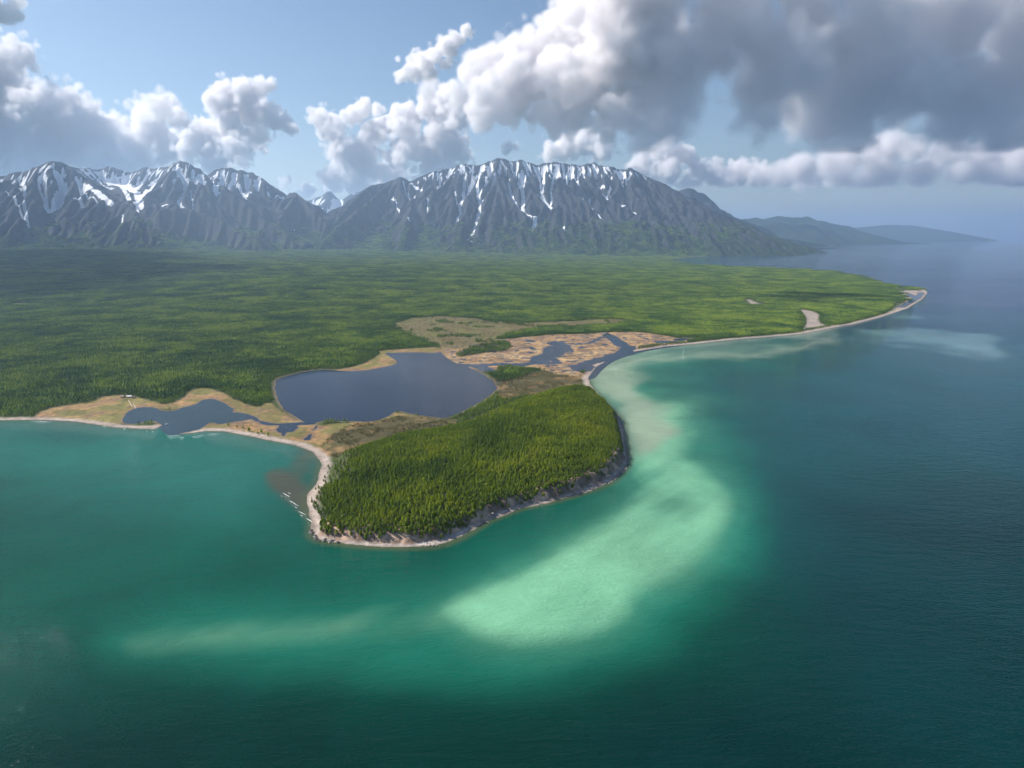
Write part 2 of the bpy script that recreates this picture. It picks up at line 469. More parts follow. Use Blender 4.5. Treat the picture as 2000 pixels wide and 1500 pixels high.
cream = [(1152, 748), (1172, 716), (1228, 690), (1300, 681), (1400, 668), (1560, 653), (1640, 640), (1560, 662), (1420, 678), (1330, 690), (1265, 712), (1235, 750), (1262, 800), (1330, 830), (1290, 880), (1250, 900), (1218, 815), (1182, 780)]
wc = lay(wc, CREAM, soft(cream, 22) * 0.75)
wc = lay(wc, np.array([0.16, 0.30, 0.30]), soft(rmouth, 12) * 0.75)
sdw = np.full(len(WX), 400.0)
near = (np.hypot(WX, WY) < 5000) & front & (np.abs(AZ.ravel()) < 0.9)
sdw[near] = -sdf(np.stack([WX[near], WY[near]], -1), COAST)
wc = lay(wc, BROWN, soft(shoal, 13) * 0.75)
wc = lay(wc, BROWN * np.array([.8, 1.1, 1.1]), soft(shoal2, 15) * 0.6)
wc = lay(wc, np.array([0.10, 0.12, 0.055]), smooth(16, 2, sdw + 6 * swirl[:, 1]) * 0.7)
wc = wc * 0.66
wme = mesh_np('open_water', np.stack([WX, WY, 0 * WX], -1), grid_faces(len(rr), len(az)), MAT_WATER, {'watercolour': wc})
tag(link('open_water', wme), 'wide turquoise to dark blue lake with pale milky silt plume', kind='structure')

def sheet(name, poly, z, mat, label, grow=14):
    p = np.asarray(poly, float)
    n = np.roll(p, -1, 0) - np.roll(p, 1, 0)
    n = np.stack([n[:, 1], -n[:, 0]], -1); n /= np.linalg.norm(n, axis=1, keepdims=True) + 1e-9
    area = 0.5 * np.sum(p[:, 0] * np.roll(p[:, 1], -1) - np.roll(p[:, 0], -1) * p[:, 1])
    q = p + n * grow * (1 if area > 0 else -1)
    me = bpy.data.meshes.new(name)
    v = [(a, b, z) for a, b in (q if area > 0 else q[::-1])]
    me.from_pydata(v, [], [tuple(range(len(v)))])
    me.materials.append(mat)
    return tag(link(name, me), label, kind='structure')
sheet('lake', lake, 0.06, MAT_TARN, 'still dark navy blue lake enclosed behind the headland', 10)
sheet('lagoon', lagoon, 0.05, MAT_LAGOON, 'grey blue lagoon behind two gravel spits', 8)
sheet('marsh_pond', marsh, 0.045, MAT_POND, 'blue ponds and creeks winding through the tan marsh', 30)
sheet('creek', gpoly([(485, 806), (520, 822), (600, 818), (628, 824), (622, 846), (600, 864), (545, 856), (540, 838), (490, 828)], 1), 0.055, MAT_POND, 'narrow creek joining the dark lake with the lagoon', 5)
sheet('cape_pond', gravel[2], 0.045, MAT_POND, 'shallow ponds among gravel on the far wooded cape', 10)

# ------------------------------------------------------------------ the low land
az = np.linspace(-50, 41, 860) * math.pi / 180
r = [860.0]
while r[-1] < 23000:
    r.append(r[-1] + min(60.0 if r[-1] > 9000 else 38.0, max(2.6, 1.35 * r[-1] ** 2 / (FPX * CAM_H))))
r = np.array(r)
AZ, RR = np.meshgrid(az, r)
P = np.stack([(RR * np.sin(AZ)).ravel(), (RR * np.cos(AZ)).ravel()], -1)
F = grid_faces(len(r), len(az))
sd0 = sdf(P, COAST)
keepv = sd0 > -70
keep = keepv[F].any(1)
P, F, _ = compact(P, F, keep, {})
sd, sd_n, dw = land_fields(P)
zl = land_height(P, sd, sd_n, dw)

def cover_colour(P, sd, dw, z):
    x, y = P[:, 0], P[:, 1]
    nA = fbm(x / 70, y / 70, 4, 51); nB = fbm(x / 22, y / 22, 3, 52); nC = fbm(x / 400, y / 400, 4, 53)
    wob = 14 * nA + 5 * nB
    col = np.tile(np.array([0.050, 0.066, 0.020]), (len(P), 1))             # forest floor
    TAN = np.array([0.30, 0.185, 0.082]); STRAW = np.array([0.37, 0.25, 0.118]); OLIVE = np.array([0.115, 0.115, 0.035]); MUD = np.array([0.135, 0.095, 0.070]); GRAVEL = np.array([0.33, 0.275, 0.235]); GRASS = np.array([0.15, 0.165, 0.045])
    mm = smooth(-10, 10, sdf(P, marsh) + wob)
    col = lay(col, TAN, mm)
    col = lay(col, STRAW, mm * smooth(-.05, .25, nA + .6 * nC))
    col = lay(col, MUD, mm * smooth(.05, .28, -nA + .7 * nB) * .8)
    col = lay(col, np.array([0.10, 0.105, 0.12]), mm * smooth(.18, .32, -nB + .5 * nA) * .7)
    col = lay(col, np.array([0.20, 0.15, 0.105]), mm * smooth(450, 900, x) * smooth(-.15, .2, nC + nA) * .6)
    mw = np.maximum(smooth(-6, 6, sdf(P, marsh_west) + wob * .4), smooth(-6, 8, sdf(P, marsh_north) + wob * .5))
    col = lay(col, TAN * .92, mw)
    col = lay(col, GRASS, mw * smooth(.05, .3, nC + .5 * nA) * .6)
    col = lay(col, OLIVE, mw * smooth(-.1, .2, nA - .4 * nC) * .75)
    col = lay(col, MUD, mw * smooth(.1, .35, -nA + .6 * nB) * .6)
    me_ = smooth(-45, 45, sdf(P, meadow) + wob * 3.0)
    col = lay(col, np.array([0.120, 0.098, 0.042]), me_)
    col = lay(col, OLIVE, me_ * smooth(.0, .25, nA + nC) * .7)
    ms = smooth(-10, 14, np.maximum(sdf(P, scrub), sdf(P, scrub2)) + wob)
    col = lay(col, np.array([0.072, 0.062, 0.025]), ms)
    col = lay(col, TAN * .8, ms * smooth(.1, .4, nA) * .6)
    for g in woods_in_marsh:
        col = lay(col, np.array([0.055, 0.050, 0.028]), smooth(-8, 12, sdf(P, g) + wob))
    for g in gravel:
        col = lay(col, GRAVEL * .85, smooth(-8, 8, sdf(P, g) + wob * .6))
    bw = 17 + 6 * nA + 12 * smooth(200, 900, x)
    col = lay(col, GRAVEL * (1 + .12 * nB[:, None]), smooth(bw + 5, bw - 5, sd))
    col = lay(col, GRAVEL * np.array([.55, .52, .5]), smooth(6, 1, sd) * .7)
    col = lay(col, MUD * 1.2, smooth(-7, -2, dw) * .7)
    return col
col = cover_colour(P, sd, dw, zl)
dhill = sdf(P, HILL)
zl = np.where(dhill > 25, -7.5, zl)
LAND_P, LAND_Z = P, zl
me = mesh_np('terrain', np.column_stack([P, zl]), F, MAT_LAND, {'albedo': col})
tag(link('terrain', me), 'broad flat coastal plain rising gently to the mountains', kind='structure')

# ------------------------------------------------------------------ the headland
hx0, hy0 = HILL.min(0) - 30; hx1, hy1 = HILL.max(0) + 30
gx = np.arange(hx0, hx1, 2.8); gy = np.arange(hy0, hy1, 2.8)
gx_head, gy_head = gx, gy
GX, GY = np.meshgrid(gx, gy)

def head_height(P):
    x, y = P[:, 0], P[:, 1]
    sd, sd_n, dw = land_fields(P)
    base = land_height(P, sd, sd_n, dw)
    dh = sdf(P, HILL)
    dse = seg_dist(P, SE); de = seg_dist(P, EAST)
    nA = fbm(x / 55, y / 55, 4, 61)
    dc = np.minimum(dse, de)
    cl = smooth(26, 4, dc - sd)
    beach = 4 + 8 * np.clip(fbm(x / 150, y / 150, 2, 62) + .25, 0, 1)
    gul = 7 * (1 - ridged(x / 34, y / 34, 3, 66)) + 4 * nA
    rise = smooth(0, 18, sd - beach - gul + 5)
    hmax = 45 + 12 * fbm(x / 260, y / 260, 3, 63)
    north = smooth(700, 1650, y)
    dhc = np.maximum(dh - 4, 0)
    hill = hmax * (0.66 + 0.14 * north) * (1 - np.exp(-dhc / 95)) + 6 * nA * smooth(20, 90, dhc)
    cliff = cl * rise * (8 + 7 * smooth(-50, 200, x) + 7 * fbm(x / 80, y / 80, 3, 64)) * np.exp(-np.minimum(dc, 900) / 170)
    z = base + np.where(dh > 0, hill * (1 - cl * (1 - rise)) + cliff, 0)
    steep = cl * smooth(0, .25, rise) * smooth(1, .80, rise)
    return z, sd, dw, dh, dc, cl, rise, steep
P = np.stack([GX.ravel(), GY.ravel()], -1)
hz, sd, dw, dh, dc, cl, rise, steep = head_height(P)
HZ = hz.reshape(GX.shape)
col = cover_colour(P, sd, dw, hz)
nA = fbm(P[:, 0] / 30, P[:, 1] / 30, 4, 71); nB = fbm(P[:, 0] / 9, P[:, 1] / 9, 3, 72)
ROCK = np.array([0.46, 0.315, 0.225])
col = lay(col, np.array([0.075, 0.072, 0.034]), smooth(10, 40, dh) * .6)
cl_band = cl * smooth(.05, .3, rise) * smooth(55, 24, dc)
col = lay(col, ROCK * .52, cl_band)
col = lay(col, ROCK * 1.25, cl_band * smooth(.02, .35, nA + .5 * nB) * smooth(40, 22, dc))
col = lay(col, np.array([0.46, 0.41, 0.37]), cl * (1 - smooth(.0, .12, rise)) * smooth(2, 6, sd))
F = grid_faces(len(gy), len(gx))
keep = ((dh > -6) & (sd > -25))[F].any(1)
me = mesh_np('headland', np.column_stack([P, hz - np.where(dh < 0, .25, 0) - np.where(dh < -4, 1.0, 0)]), F[keep], MAT_HEAD, {'albedo': col})
ho = tag(link('headland', me), 'low rounded headland with pale eroded cliffs above a narrow beach', kind='structure')

def sample_grid(Zg, x0, y0, step, x, y):
    fx = np.clip((x - x0) / step, 0, Zg.shape[1] - 1.001); fy = np.clip((y - y0) / step, 0, Zg.shape[0] - 1.001)
    ix = fx.astype(int); iy = fy.astype(int); tx = fx - ix; ty = fy - iy
    return (Zg[iy, ix] * (1 - tx) + Zg[iy, ix + 1] * tx) * (1 - ty) + (Zg[iy + 1, ix] * (1 - tx) + Zg[iy + 1, ix + 1] * tx) * ty
# ------------------------------------------------------------------ mountains
def blur(a):
    b = np.pad(a, 1, mode='edge')
    b = (b[:-2] + 2 * b[1:-1] + b[2:]) * 0.25
    return (b[:, :-2] + 2 * b[:, 1:-1] + b[:, 2:]) * 0.25

def erode(H, cell, n, steps, batches, seed, strength=1.0):
    """running water carves gullies: many drops move downhill at once"""
    g = np.random.default_rng(seed)
    H = H / cell; ny, nx = H.shape
    flow = np.zeros_like(H)
    for b in range(batches):
        px = g.uniform(1, nx - 2.01, n); py = g.uniform(1, ny - 2.01, n)
        dx = np.zeros(n); dy = np.zeros(n); vel = np.ones(n); wat = np.ones(n); sed = np.zeros(n)
        for s in range(steps):
            ix = px.astype(int); iy = py.astype(int); u = px - ix; v = py - iy
            i = iy * nx + ix
            Hf = H.ravel()
            h00 = Hf[i]; h10 = Hf[i + 1]; h01 = Hf[i + nx]; h11 = Hf[i + nx + 1]
            gx_ = (h10 - h00) * (1 - v) + (h11 - h01) * v; gy_ = (h01 - h00) * (1 - u) + (h11 - h10) * u
            h = (h00 * (1 - u) + h10 * u) * (1 - v) + (h01 * (1 - u) + h11 * u) * v
            dx = dx * 0.15 - gx_ * 0.85; dy = dy * 0.15 - gy_ * 0.85
            L = np.hypot(dx, dy) + 1e-9; dx = dx / L; dy = dy / L
            qx = np.clip(px + dx, 1, nx - 2.01); qy = np.clip(py + dy, 1, ny - 2.01)
            jx = qx.astype(int); jy = qy.astype(int); a = qx - jx; c = qy - jy; j = jy * nx + jx
            hn = (Hf[j] * (1 - a) + Hf[j + 1] * a) * (1 - c) + (Hf[j + nx] * (1 - a) + Hf[j + nx + 1] * a) * c
            dh = hn - h
            cap = np.maximum(-dh, 0.01) * vel * wat * 5
            dep = np.where(dh > 0, np.minimum(dh, sed), np.where(sed > cap, (sed - cap) * 0.15, 0))
            ero = np.where((dh <= 0) & (sed <= cap), np.minimum((cap - sed) * 0.10 * strength, -dh), 0)
            sed = sed + ero - dep
            live = (qx > 2) & (qx < nx - 3) & (qy > 2) & (qy < ny - 3)
            amt = (dep - ero) * live
            D = np.bincount(i, amt * (1 - u) * (1 - v), H.size) + np.bincount(i + 1, amt * u * (1 - v), H.size) + np.bincount(i + nx, amt * (1 - u) * v, H.size) + np.bincount(i + nx + 1, amt * u * v, H.size)
            D = D.reshape(H.shape)
            H = H + np.clip(0.5 * D + 0.5 * blur(D), -0.25, 0.25)
            flow += np.bincount(i, wat, H.size).reshape(H.shape)
            vel = np.sqrt(np.maximum(vel * vel - dh * 2, 0.05)); vel = np.minimum(vel, 4); wat = wat * 0.985
            px, py = qx, qy
    return H * cell, flow

def resize(A, ny, nx):
    y = np.linspace(0, A.shape[0] - 1.001, ny); x = np.linspace(0, A.shape[1] - 1.001, nx)
    X, Y = np.meshgrid(x, y)
    return sample_grid(A, 0, 0, 1.0, X, Y)

def world_line(pts):
    return np.array([at_depth(a, b, c) for a, b, c in pts])

SLOPES = []
def build_mountain(name, label, ridges, spurs, W, expo, bounds, cx, cy, couloirs, snow_lo, snow_hi, drops, seed, snow_gain=1.0, green_hi=900.0, front=1.0, rough=1.0, grass=0.0):
    x0, x1, y0, y1 = bounds
    nx = int((x1 - x0) / cx) // 2 * 2; ny = int((y1 - y0) / cy) // 2 * 2
    def axes(k): return np.linspace(x0, x1, nx // k), np.linspace(y0, y1, ny // k)
    gx, gy = axes(2); X, Y = np.meshgrid(gx, gy)
    cgx, cgy = np.linspace(x0, x1, 60), np.linspace(y0, y1, 50)
    CX, CY = np.meshgrid(cgx, cgy); CP = np.stack([CX.ravel(), CY.ravel()], -1)
    csd = sdf(CP, COAST)
    zb = np.where(csd > 0, np.maximum(0.0215 * (csd - 900), 0), csd * 0.05).reshape(CX.shape)
    zb = resize(np.clip(zb, -60, 330), *X.shape)
    wx = X + 130 * fbm(X / 1300, Y / 2200, 3, seed) * rough; wy = Y + 130 * fbm(X / 1100 + 7, Y / 2200 - 3, 3, seed + 9) * rough
    Pw = np.stack([wx.ravel(), wy.ravel()], -1)
    H = zb.copy() - 15
    for k, rd in enumerate(ridges):
        d, zr = seg_dist(Pw, world_line(rd))
        d = d.reshape(X.shape); zr = zr.reshape(X.shape)
        w = W[k] if isinstance(W, (list, tuple)) else W
        t = np.clip(1 - d / (w * np.clip((zr - zb) / 1500, .25, 1.3)), 0, 1)
        H = np.maximum(H, zb - 15 + (zr - zb + 15) * t ** expo)
    for sp in spurs:
        d, zr = seg_dist(Pw, sp)
        h = zr.reshape(X.shape) - d.reshape(X.shape) * (0.66 + 0.2 * fbm(X / 600, Y / 600, 2, seed + 4))
        H = np.maximum(H, np.minimum(h, zr.reshape(X.shape)))
    rel = smooth(30, 900, H - zb)
    ang = .35 * fbm(X / 2500, Y / 2500, 2, seed + 21)
    Xr = X + ang * Y * .0 + 140 * fbm(X / 500, Y / 900, 3, seed + 22)
    H = H + rough * rel * (95 * (ridged(Xr / 1500, Y / 2100, 6, seed + 2) - .45) + 26 * fbm(X / 300, Y / 420, 4, seed + 3)) * smooth(-40, 420, (H.max(0)[None, :] - H))
    H = H - 70 * smooth(70, 0, H - zb)
    # hollows of the known snow gullies
    def hit(px, py):
        d = ray(px, py); Ys = np.arange(y0, y1, 15.0)
        xs = d[0] / d[1] * Ys; zs = CAM_H + d[2] / d[1] * Ys
        hh = sample_grid_xy(H, x0, y0, (x1 - x0) / (X.shape[1] - 1), (y1 - y0) / (X.shape[0] - 1), xs, Ys)
        ok = np.nonzero((zs < hh) & (xs > x0) & (xs < x1))[0]
        return (xs[ok[0]], Ys[ok[0]]) if len(ok) else None
    lines = []
    for pts, wid in couloirs:
        q = [hit(a, b) for a, b in pts]
        q = [p for p in q if p]
        if len(q) > 1: lines.append((np.array(q), wid))
    Pg = np.stack([X.ravel(), Y.ravel()], -1)
    for q, wid in lines:
        d = seg_dist(Pg, q).reshape(X.shape)
        H = H - min(30 + wid, 60) * 1.3 * np.maximum(0, 1 - d / (110 + 2 * wid))
    cell = (x1 - x0) / (X.shape[1] - 1)
    flow = np.zeros_like(H)
    if drops:
        H, flow = erode(H, cell, drops[0], drops[1], drops[2], seed)
    H = zb - 70 + (H - zb + 70) * smooth(y0, y0 + 1500, Y)
    # full resolution
    gx, gy = axes(1); X, Y = np.meshgrid(gx, gy)
    H = resize(H, *X.shape); zb = resize(zb, *X.shape); flow = resize(np.log1p(blur(flow)), *X.shape)
    rel = smooth(30, 700, H - zb)
    H = H + rel * rough * (15 * (ridged(X / 260, Y / 300, 5, seed + 5) - .42) + 6 * fbm(X / 60, Y / 60, 3, seed + 6))
    dxy = (x1 - x0) / nx
    sl = np.hypot(np.gradient(H, (y1 - y0) / (ny - 1), axis=0), np.gradient(H, dxy, axis=1))
    Hb = H
    for _ in range(8): Hb = blur(Hb)
    conc = np.clip((Hb - H) / 14, -1, 1)
    fl = (flow - np.median(flow)) / (np.std(flow) + 1e-6)
    nz = fbm(X / 420, Y / 420, 4, seed + 8)
    snow = smooth(snow_lo, snow_hi, H + 200 * nz) * np.clip(0.70 + 0.55 * conc + 0.20 * np.clip(fl, -.4, 1.6) + 0.25 * nz, 0, 1) * snow_gain
    chute = gnoise(X / 75 + 2 * nz, Y / 900, seed + 31) + .6 * gnoise(X / 38, Y / 500, seed + 32)
    snow = snow * (1 - .25) + 1.0 * smooth(snow_lo + 80, snow_hi - 60, H + 160 * nz) * smooth(-.04, .22, chute + .35 * conc) * min(1, snow_gain)
    Pg = np.stack([X.ravel(), Y.ravel()], -1)
    jig = 14 * fbm(X / 90, Y / 90, 3, seed + 12).ravel()
    sn = snow.ravel()
    for q, wid in lines:
        m = (Pg[:, 0] > q[:, 0].min() - 200) & (Pg[:, 0] < q[:, 0].max() + 200) & (Pg[:, 1] > q[:, 1].min() - 300) & (Pg[:, 1] < q[:, 1].max() + 300)
        d = seg_dist(Pg[m] , q) + jig[m]
        sn[m] = np.maximum(sn[m], 1.0 * smooth(wid * 2.1, wid * 1.0, d))
    green = smooth(green_hi, green_hi * .3, H + 170 * nz) * smooth(1.7, .9, sl) + grass
    SLOPES.append((H, x0, y0, (x1 - x0) / (nx - 1), (y1 - y0) / (ny - 1), x1, y1))
    V = np.stack([X.ravel(), Y.ravel(), H.ravel()], -1)
    Fc = grid_faces(*X.shape)
    keepv = (H > -25).ravel()
    V, Fc, at = compact(V, Fc, keepv[Fc].all(1), {'snow': sn, 'green': np.clip(green, 0, 1).ravel()})
    me = mesh_np(name, V, Fc, MAT_MOUNTAIN, at)
    return tag(link(name, me), label, kind='structure')

def sample_grid_xy(Zg, x0, y0, sx, sy, x, y):
    fx = np.clip((x - x0) / sx, 0, Zg.shape[1] - 1.001); fy = np.clip((y - y0) / sy, 0, Zg.shape[0] - 1.001)
    ix = fx.astype(int); iy = fy.astype(int); tx = fx - ix; ty = fy - iy
    return (Zg[iy, ix] * (1 - tx) + Zg[iy, ix + 1] * tx) * (1 - ty) + (Zg[iy + 1, ix] * (1 - tx) + Zg[iy + 1, ix + 1] * tx) * ty

def auto_spurs(line, n, seed, Yend, foot_z=260, spread=700):
    """buttresses that leave a crest towards the lake"""
    g = np.random.default_rng(seed); L = world_line(line); out = []
    s = np.linspace(0.03, 0.97, n) * (len(L) - 1)
    for k in s + g.uniform(-.6, .6, n):
        i = int(np.clip(k, 0, len(L) - 2)); p = L[i] + (L[i + 1] - L[i]) * (k - i)
        q = []; x = p[0]; drift = g.uniform(-.22, .22)
        for t in np.linspace(0, 1, 7):
            yy = p[1] + (Yend - p[1]) * t
            q.append((x + drift * (p[1] - yy) + g.uniform(-40, 40), yy, foot_z + (p[2] - foot_z - 25) * (1 - t) ** 1.2))
        out.append(np.array(q))
    return out

YC = 17000
central = [(640, 452, 14600), (668, 415, 15400), (715, 369, 16400), (733, 360, YC), (754, 354, YC), (784, 343, YC), (800, 348, YC), (817, 346, YC), (852, 332, YC), (880, 323, YC), (901, 319, YC), (929, 322, YC), (950, 315, YC), (971, 307, YC), (1002, 313, YC), (1020, 310, YC), (1037, 316, YC), (1055, 318, YC),
           (1072, 314, YC), (1090, 316, YC), (1135, 321, YC), (1156, 315, YC + 200), (1174, 321, YC), (1209, 325, YC), (1237, 326, YC), (1254, 337, YC), (1279, 351, YC + 300), (1300, 359, YC + 700), (1325, 373, YC + 1300), (1362, 402, 19000), (1407, 429, 20200), (1445, 449, 21200), (1550, 466, 22800), (1606, 477, 23800), (1660, 483, 24800)]
back = [(1300, 372, 23000), (1327, 367, 23000), (1344, 364, 23000), (1362, 369, 23000), (1381, 382, 23200), (1411, 405, 23600), (1437, 424, 24200), (1500, 446, 26000)]
cz2 = [([(595, 330), (590, 360), (550, 400), (515, 435)], 20), ([(535, 280), (560, 325), (575, 365)], 14), ([(470, 335), (495, 385), (515, 432)], 10), ([(640, 290), (632, 330)], 18), ([(745, 245), (725, 300), (680, 340)], 20), ([(800, 215), (770, 260), (735, 310)], 16),
       ([(880, 230), (872, 300), (870, 340), (850, 370), (855, 430), (835, 460), (832, 500)], 22), ([(930, 225), (915, 280), (890, 330), (855, 375)], 26), ([(825, 330), (845, 375)], 10),
       ([(965, 215), (950, 270), (952, 320), (965, 370), (962, 410), (945, 450), (930, 500), (920, 540), (918, 570), (900, 590), (925, 615)], 20), ([(1050, 225), (1030, 270), (1000, 320), (965, 370)], 18), ([(1025, 210), (985, 280), (957, 335)], 20),
       ([(1125, 245), (1135, 300), (1150, 360), (1200, 425)], 20), ([(1175, 235), (1190, 260), (1205, 330), (1205, 420), (1240, 460), (1275, 490), (1255, 520), (1245, 540)], 26), ([(1215, 230), (1200, 280)], 24), ([(1190, 220), (1195, 300)], 34),
       ([(1290, 200), (1305, 260), (1310, 340), (1345, 385), (1365, 402)], 20), ([(1320, 205), (1320, 270), (1310, 320)], 20), ([(1380, 220), (1360, 290), (1365, 360), (1355, 392)], 14), ([(1280, 325), (1320, 365), (1360, 400)], 9), ([(1362, 405), (1362, 428)], 8),
       ([(1400, 225), (1440, 265), (1500, 325), (1550, 370), (1600, 420), (1640, 470), (1675, 515)], 15), ([(1575, 340), (1577, 380), (1600, 412)], 13), ([(1455, 215), (1450, 265)], 16), ([(1480, 225), (1520, 270)], 10),
       ([(1600, 290), (1650, 320), (1680, 350)], 13), ([(1700, 275), (1672, 340)], 13), ([(1740, 220), (1765, 270)], 22), ([(1770, 220), (1790, 265)], 16), ([(1620, 270), (1660, 300)], 10), ([(1730, 290), (1690, 330)], 10),
       ([(1430, 505), (1442, 542)], 13), ([(1472, 610), (1490, 595), (1512, 606)], 13), ([(1720, 380), (1750, 395), (1785, 405)], 8), ([(1815, 425), (1845, 438)], 10), ([(560, 480), (568, 496)], 11), ([(672, 365), (670, 420)], 8), ([(1722, 570), (1728, 598)], 8), ([(570, 285), (620, 295)], 14), ([(770, 600), (762, 625)], 8)]
cz2 = [(Z2(p), w) for p, w in cz2]
spurs = auto_spurs(central[4:27], 9, 3, 12700) + [world_line([(1156, 315, 17200), (1190, 360, 16400), (1240, 405, 15600), (1300, 450, 15000)]), world_line([(1254, 337, 17000), (1330, 400, 17000), (1400, 450, 17200)]), world_line([(733, 360, 17000), (700, 400, 15900), (665, 440, 14700)])]
build_mountain('mountain', 'long snow streaked massif with white gullies above the green plain', [central, back], spurs, [3900, 3000], 1.3, (-6600, 6900, 12300, 19300), 18, 21, cz2, 1450, 2100, (20000, 45, 3), 101, 1.0, 1050)
build_mountain('mountain', 'dark bare shoulder of the massif falling to the far bay', [central[24:], back], [world_line([(1237, 326, 17000), (1330, 400, 17000), (1400, 452, 17200)])], [3600, 3000], 1.4, (3600, 15500, 13200, 27500), 42, 46, [], 2000, 2600, (6000, 40, 2), 131, .6, 1300, rough=.7)
YL = 13600
left1 = [(-420, 345, YL), (-240, 330, YL), (-90, 352, YL), (0, 341, YL), (21, 334, YL), (49, 332, YL), (73, 323, YL), (105, 311, YL), (119, 312, YL), (137, 322, YL), (165, 345, YL - 300), (200, 368, YL - 700), (240, 392, YL - 1100), (268, 410, YL - 1500)]
left1b = [(137, 322, YL), (150, 325, 15200), (175, 324, 16000), (196, 325, 16200), (210, 322, 16200), (224, 326, 16200), (252, 333, 16300), (266, 331, 16200), (284, 322, 16000), (298, 326, 16000), (322, 323, 15600), (336, 318, 15200), (353, 309, 14200)]
left2 = [(262, 395, 13300), (285, 375, 13500), (305, 352, 13800), (322, 330, 14000), (336, 313, 14200), (353, 309, 14200), (371, 315, 14200), (385, 325, 14200), (406, 338, 14100), (440, 365, 13900), (480, 395, 13600), (520, 425, 13300), (560, 452, 13000)]
left3 = [(385, 345, 15800), (409, 336, 15800), (434, 320, 15800), (450, 324, 15800), (466, 328, 15800), (490, 332, 15800), (508, 345, 15700), (532, 360, 15600), (560, 374, 15500), (577, 372, 15300), (595, 386, 15100), (612, 401, 14800), (633, 428, 14500), (642, 452, 14200)]
foot = [(190, 452, 12300), (250, 428, 12200), (320, 404, 12300), (360, 400, 12400), (410, 415, 12300), (460, 440, 12000), (500, 458, 11800)]
foot2 = [(-100, 440, 12000), (20, 420, 12000), (80, 428, 11900), (130, 420, 12000), (170, 440, 11800), (200, 462, 11500)]
cz1 = [([(245, 230), (240, 310), (252, 400)], 22), ([(205, 245), (225, 290), (245, 330)], 14), ([(345, 235), (350, 270), (310, 330), (255, 400)], 34), ([(370, 265), (320, 320)], 30), ([(330, 220), (340, 290)], 34), ([(120, 255), (135, 300), (125, 370), (140, 440), (148, 492)], 15),
       ([(65, 330), (85, 385), (135, 462)], 11), ([(20, 300), (45, 340)], 8), ([(100, 280), (120, 310)], 9), ([(415, 335), (440, 355), (462, 372)], 24), ([(425, 405), (412, 440)], 10), ([(440, 250), (520, 310), (560, 350), (620, 395)], 24), ([(420, 240), (470, 320), (540, 370)], 14),
       ([(545, 230), (590, 270), (610, 290)], 40), ([(480, 240), (560, 290)], 24), ([(1030, 235), (1012, 300), (990, 360), (1015, 400)], 15), ([(970, 190), (1020, 230), (1045, 240)], 30), ([(1060, 300), (1068, 350), (1072, 392)], 8), ([(1185, 340), (1205, 365)], 8), ([(900, 230), (850, 270), (800, 310)], 30), ([(820, 300), (770, 350), (750, 390)], 30), ([(860, 260), (820, 330)], 24),
       ([(640, 250), (700, 300), (760, 340), (780, 400)], 40), ([(690, 260), (730, 330)], 45), ([(780, 270), (740, 340)], 40), ([(620, 260), (680, 320), (720, 380)], 24),
       ([(1240, 215), (1230, 270), (1200, 300)], 30), ([(1310, 240), (1270, 300)], 30), ([(1370, 240), (1380, 320)], 22), ([(1410, 280), (1465, 360)], 12), ([(1330, 280), (1400, 340)], 20), ([(1350, 320), (1370, 360)], 18), ([(1210, 300), (1330, 375)], 14), ([(1490, 330), (1510, 360)], 10), ([(1580, 355), (1590, 385)], 14), ([(1610, 505), (1645, 532)], 8), ([(905, 400), (930, 400)], 14), ([(680, 440), (675, 490)], 9), ([(740, 370), (770, 440)], 9), ([(1530, 345), (1575, 355)], 8)]
cz1 = [(Z1(p), w) for p, w in cz1]
spl = auto_spurs(left1[2:10], 4, 11, 10600, 300) + auto_spurs(left2[3:9], 2, 12, 11300, 300) + auto_spurs(left3[1:10], 3, 13, 12900, 500)
build_mountain('mountain', 'three steep peaks with snow gullies and a snow filled cirque', [left1, left1b, left2, left3, foot, foot2], spl, [3300, 2600, 2900, 3000, 2200, 2200], 1.28, (-15500, -3900, 10200, 17400), 19, 23, cz1, 1150, 1750, (18000, 40, 3), 151, 1.0, 1000, rough=.65)
far_peak = [(560, 400, 27000), (602, 383, 27000), (620, 374, 27000), (640, 367, 27000), (658, 378, 27000), (672, 376, 27000), (700, 366, 27000), (740, 360, 27000)]
build_mountain('mountain', 'distant snow covered peak showing in the gap between two ranges', [far_peak], [], 4200, 1.2, (-10800, -4500, 22500, 29500), 60, 60, [], 900, 1500, (3000, 40, 3), 171, 1.9, 500)
hillA = [(1400, 440, 30000), (1441, 427, 31000), (1475, 423, 32000), (1497, 426, 32500), (1520, 420, 33000), (1546, 423, 33000), (1580, 421, 33000), (1599, 427, 33000), (1621, 434, 33500), (1655, 440, 34500), (1690, 452, 35000), (1715, 468, 35500)]
hillA2 = [(1450, 440, 28500), (1520, 433, 29000), (1580, 436, 29500), (1640, 452, 30000), (1680, 468, 30500)]
hillB = [(1640, 446, 44000), (1674, 444, 45000), (1700, 442, 46000), (1737, 439, 47000), (1782, 440, 48000), (1805, 450, 49000), (1824, 457, 50000), (1835, 455, 51000), (1850, 453, 51500), (1869, 458, 52000), (1886, 463, 53000)]
build_mountain('hill', 'hazy forested hills lining the far shore of the lake', [hillA, hillA2], [], [6500, 5500], 1.1, (8500, 24500, 25500, 40000), 85, 95, [], 5000, 6000, (2500, 40, 3), 181, 0, 3000, rough=1.5, grass=.5)
build_mountain('hill', 'faint blue headland on the horizon across the lake', [hillB], [], 8000, 0.9, (18500, 40000, 38500, 58000), 140, 160, [], 5000, 6000, None, 191, 0, 3000, rough=1.5, grass=.5)

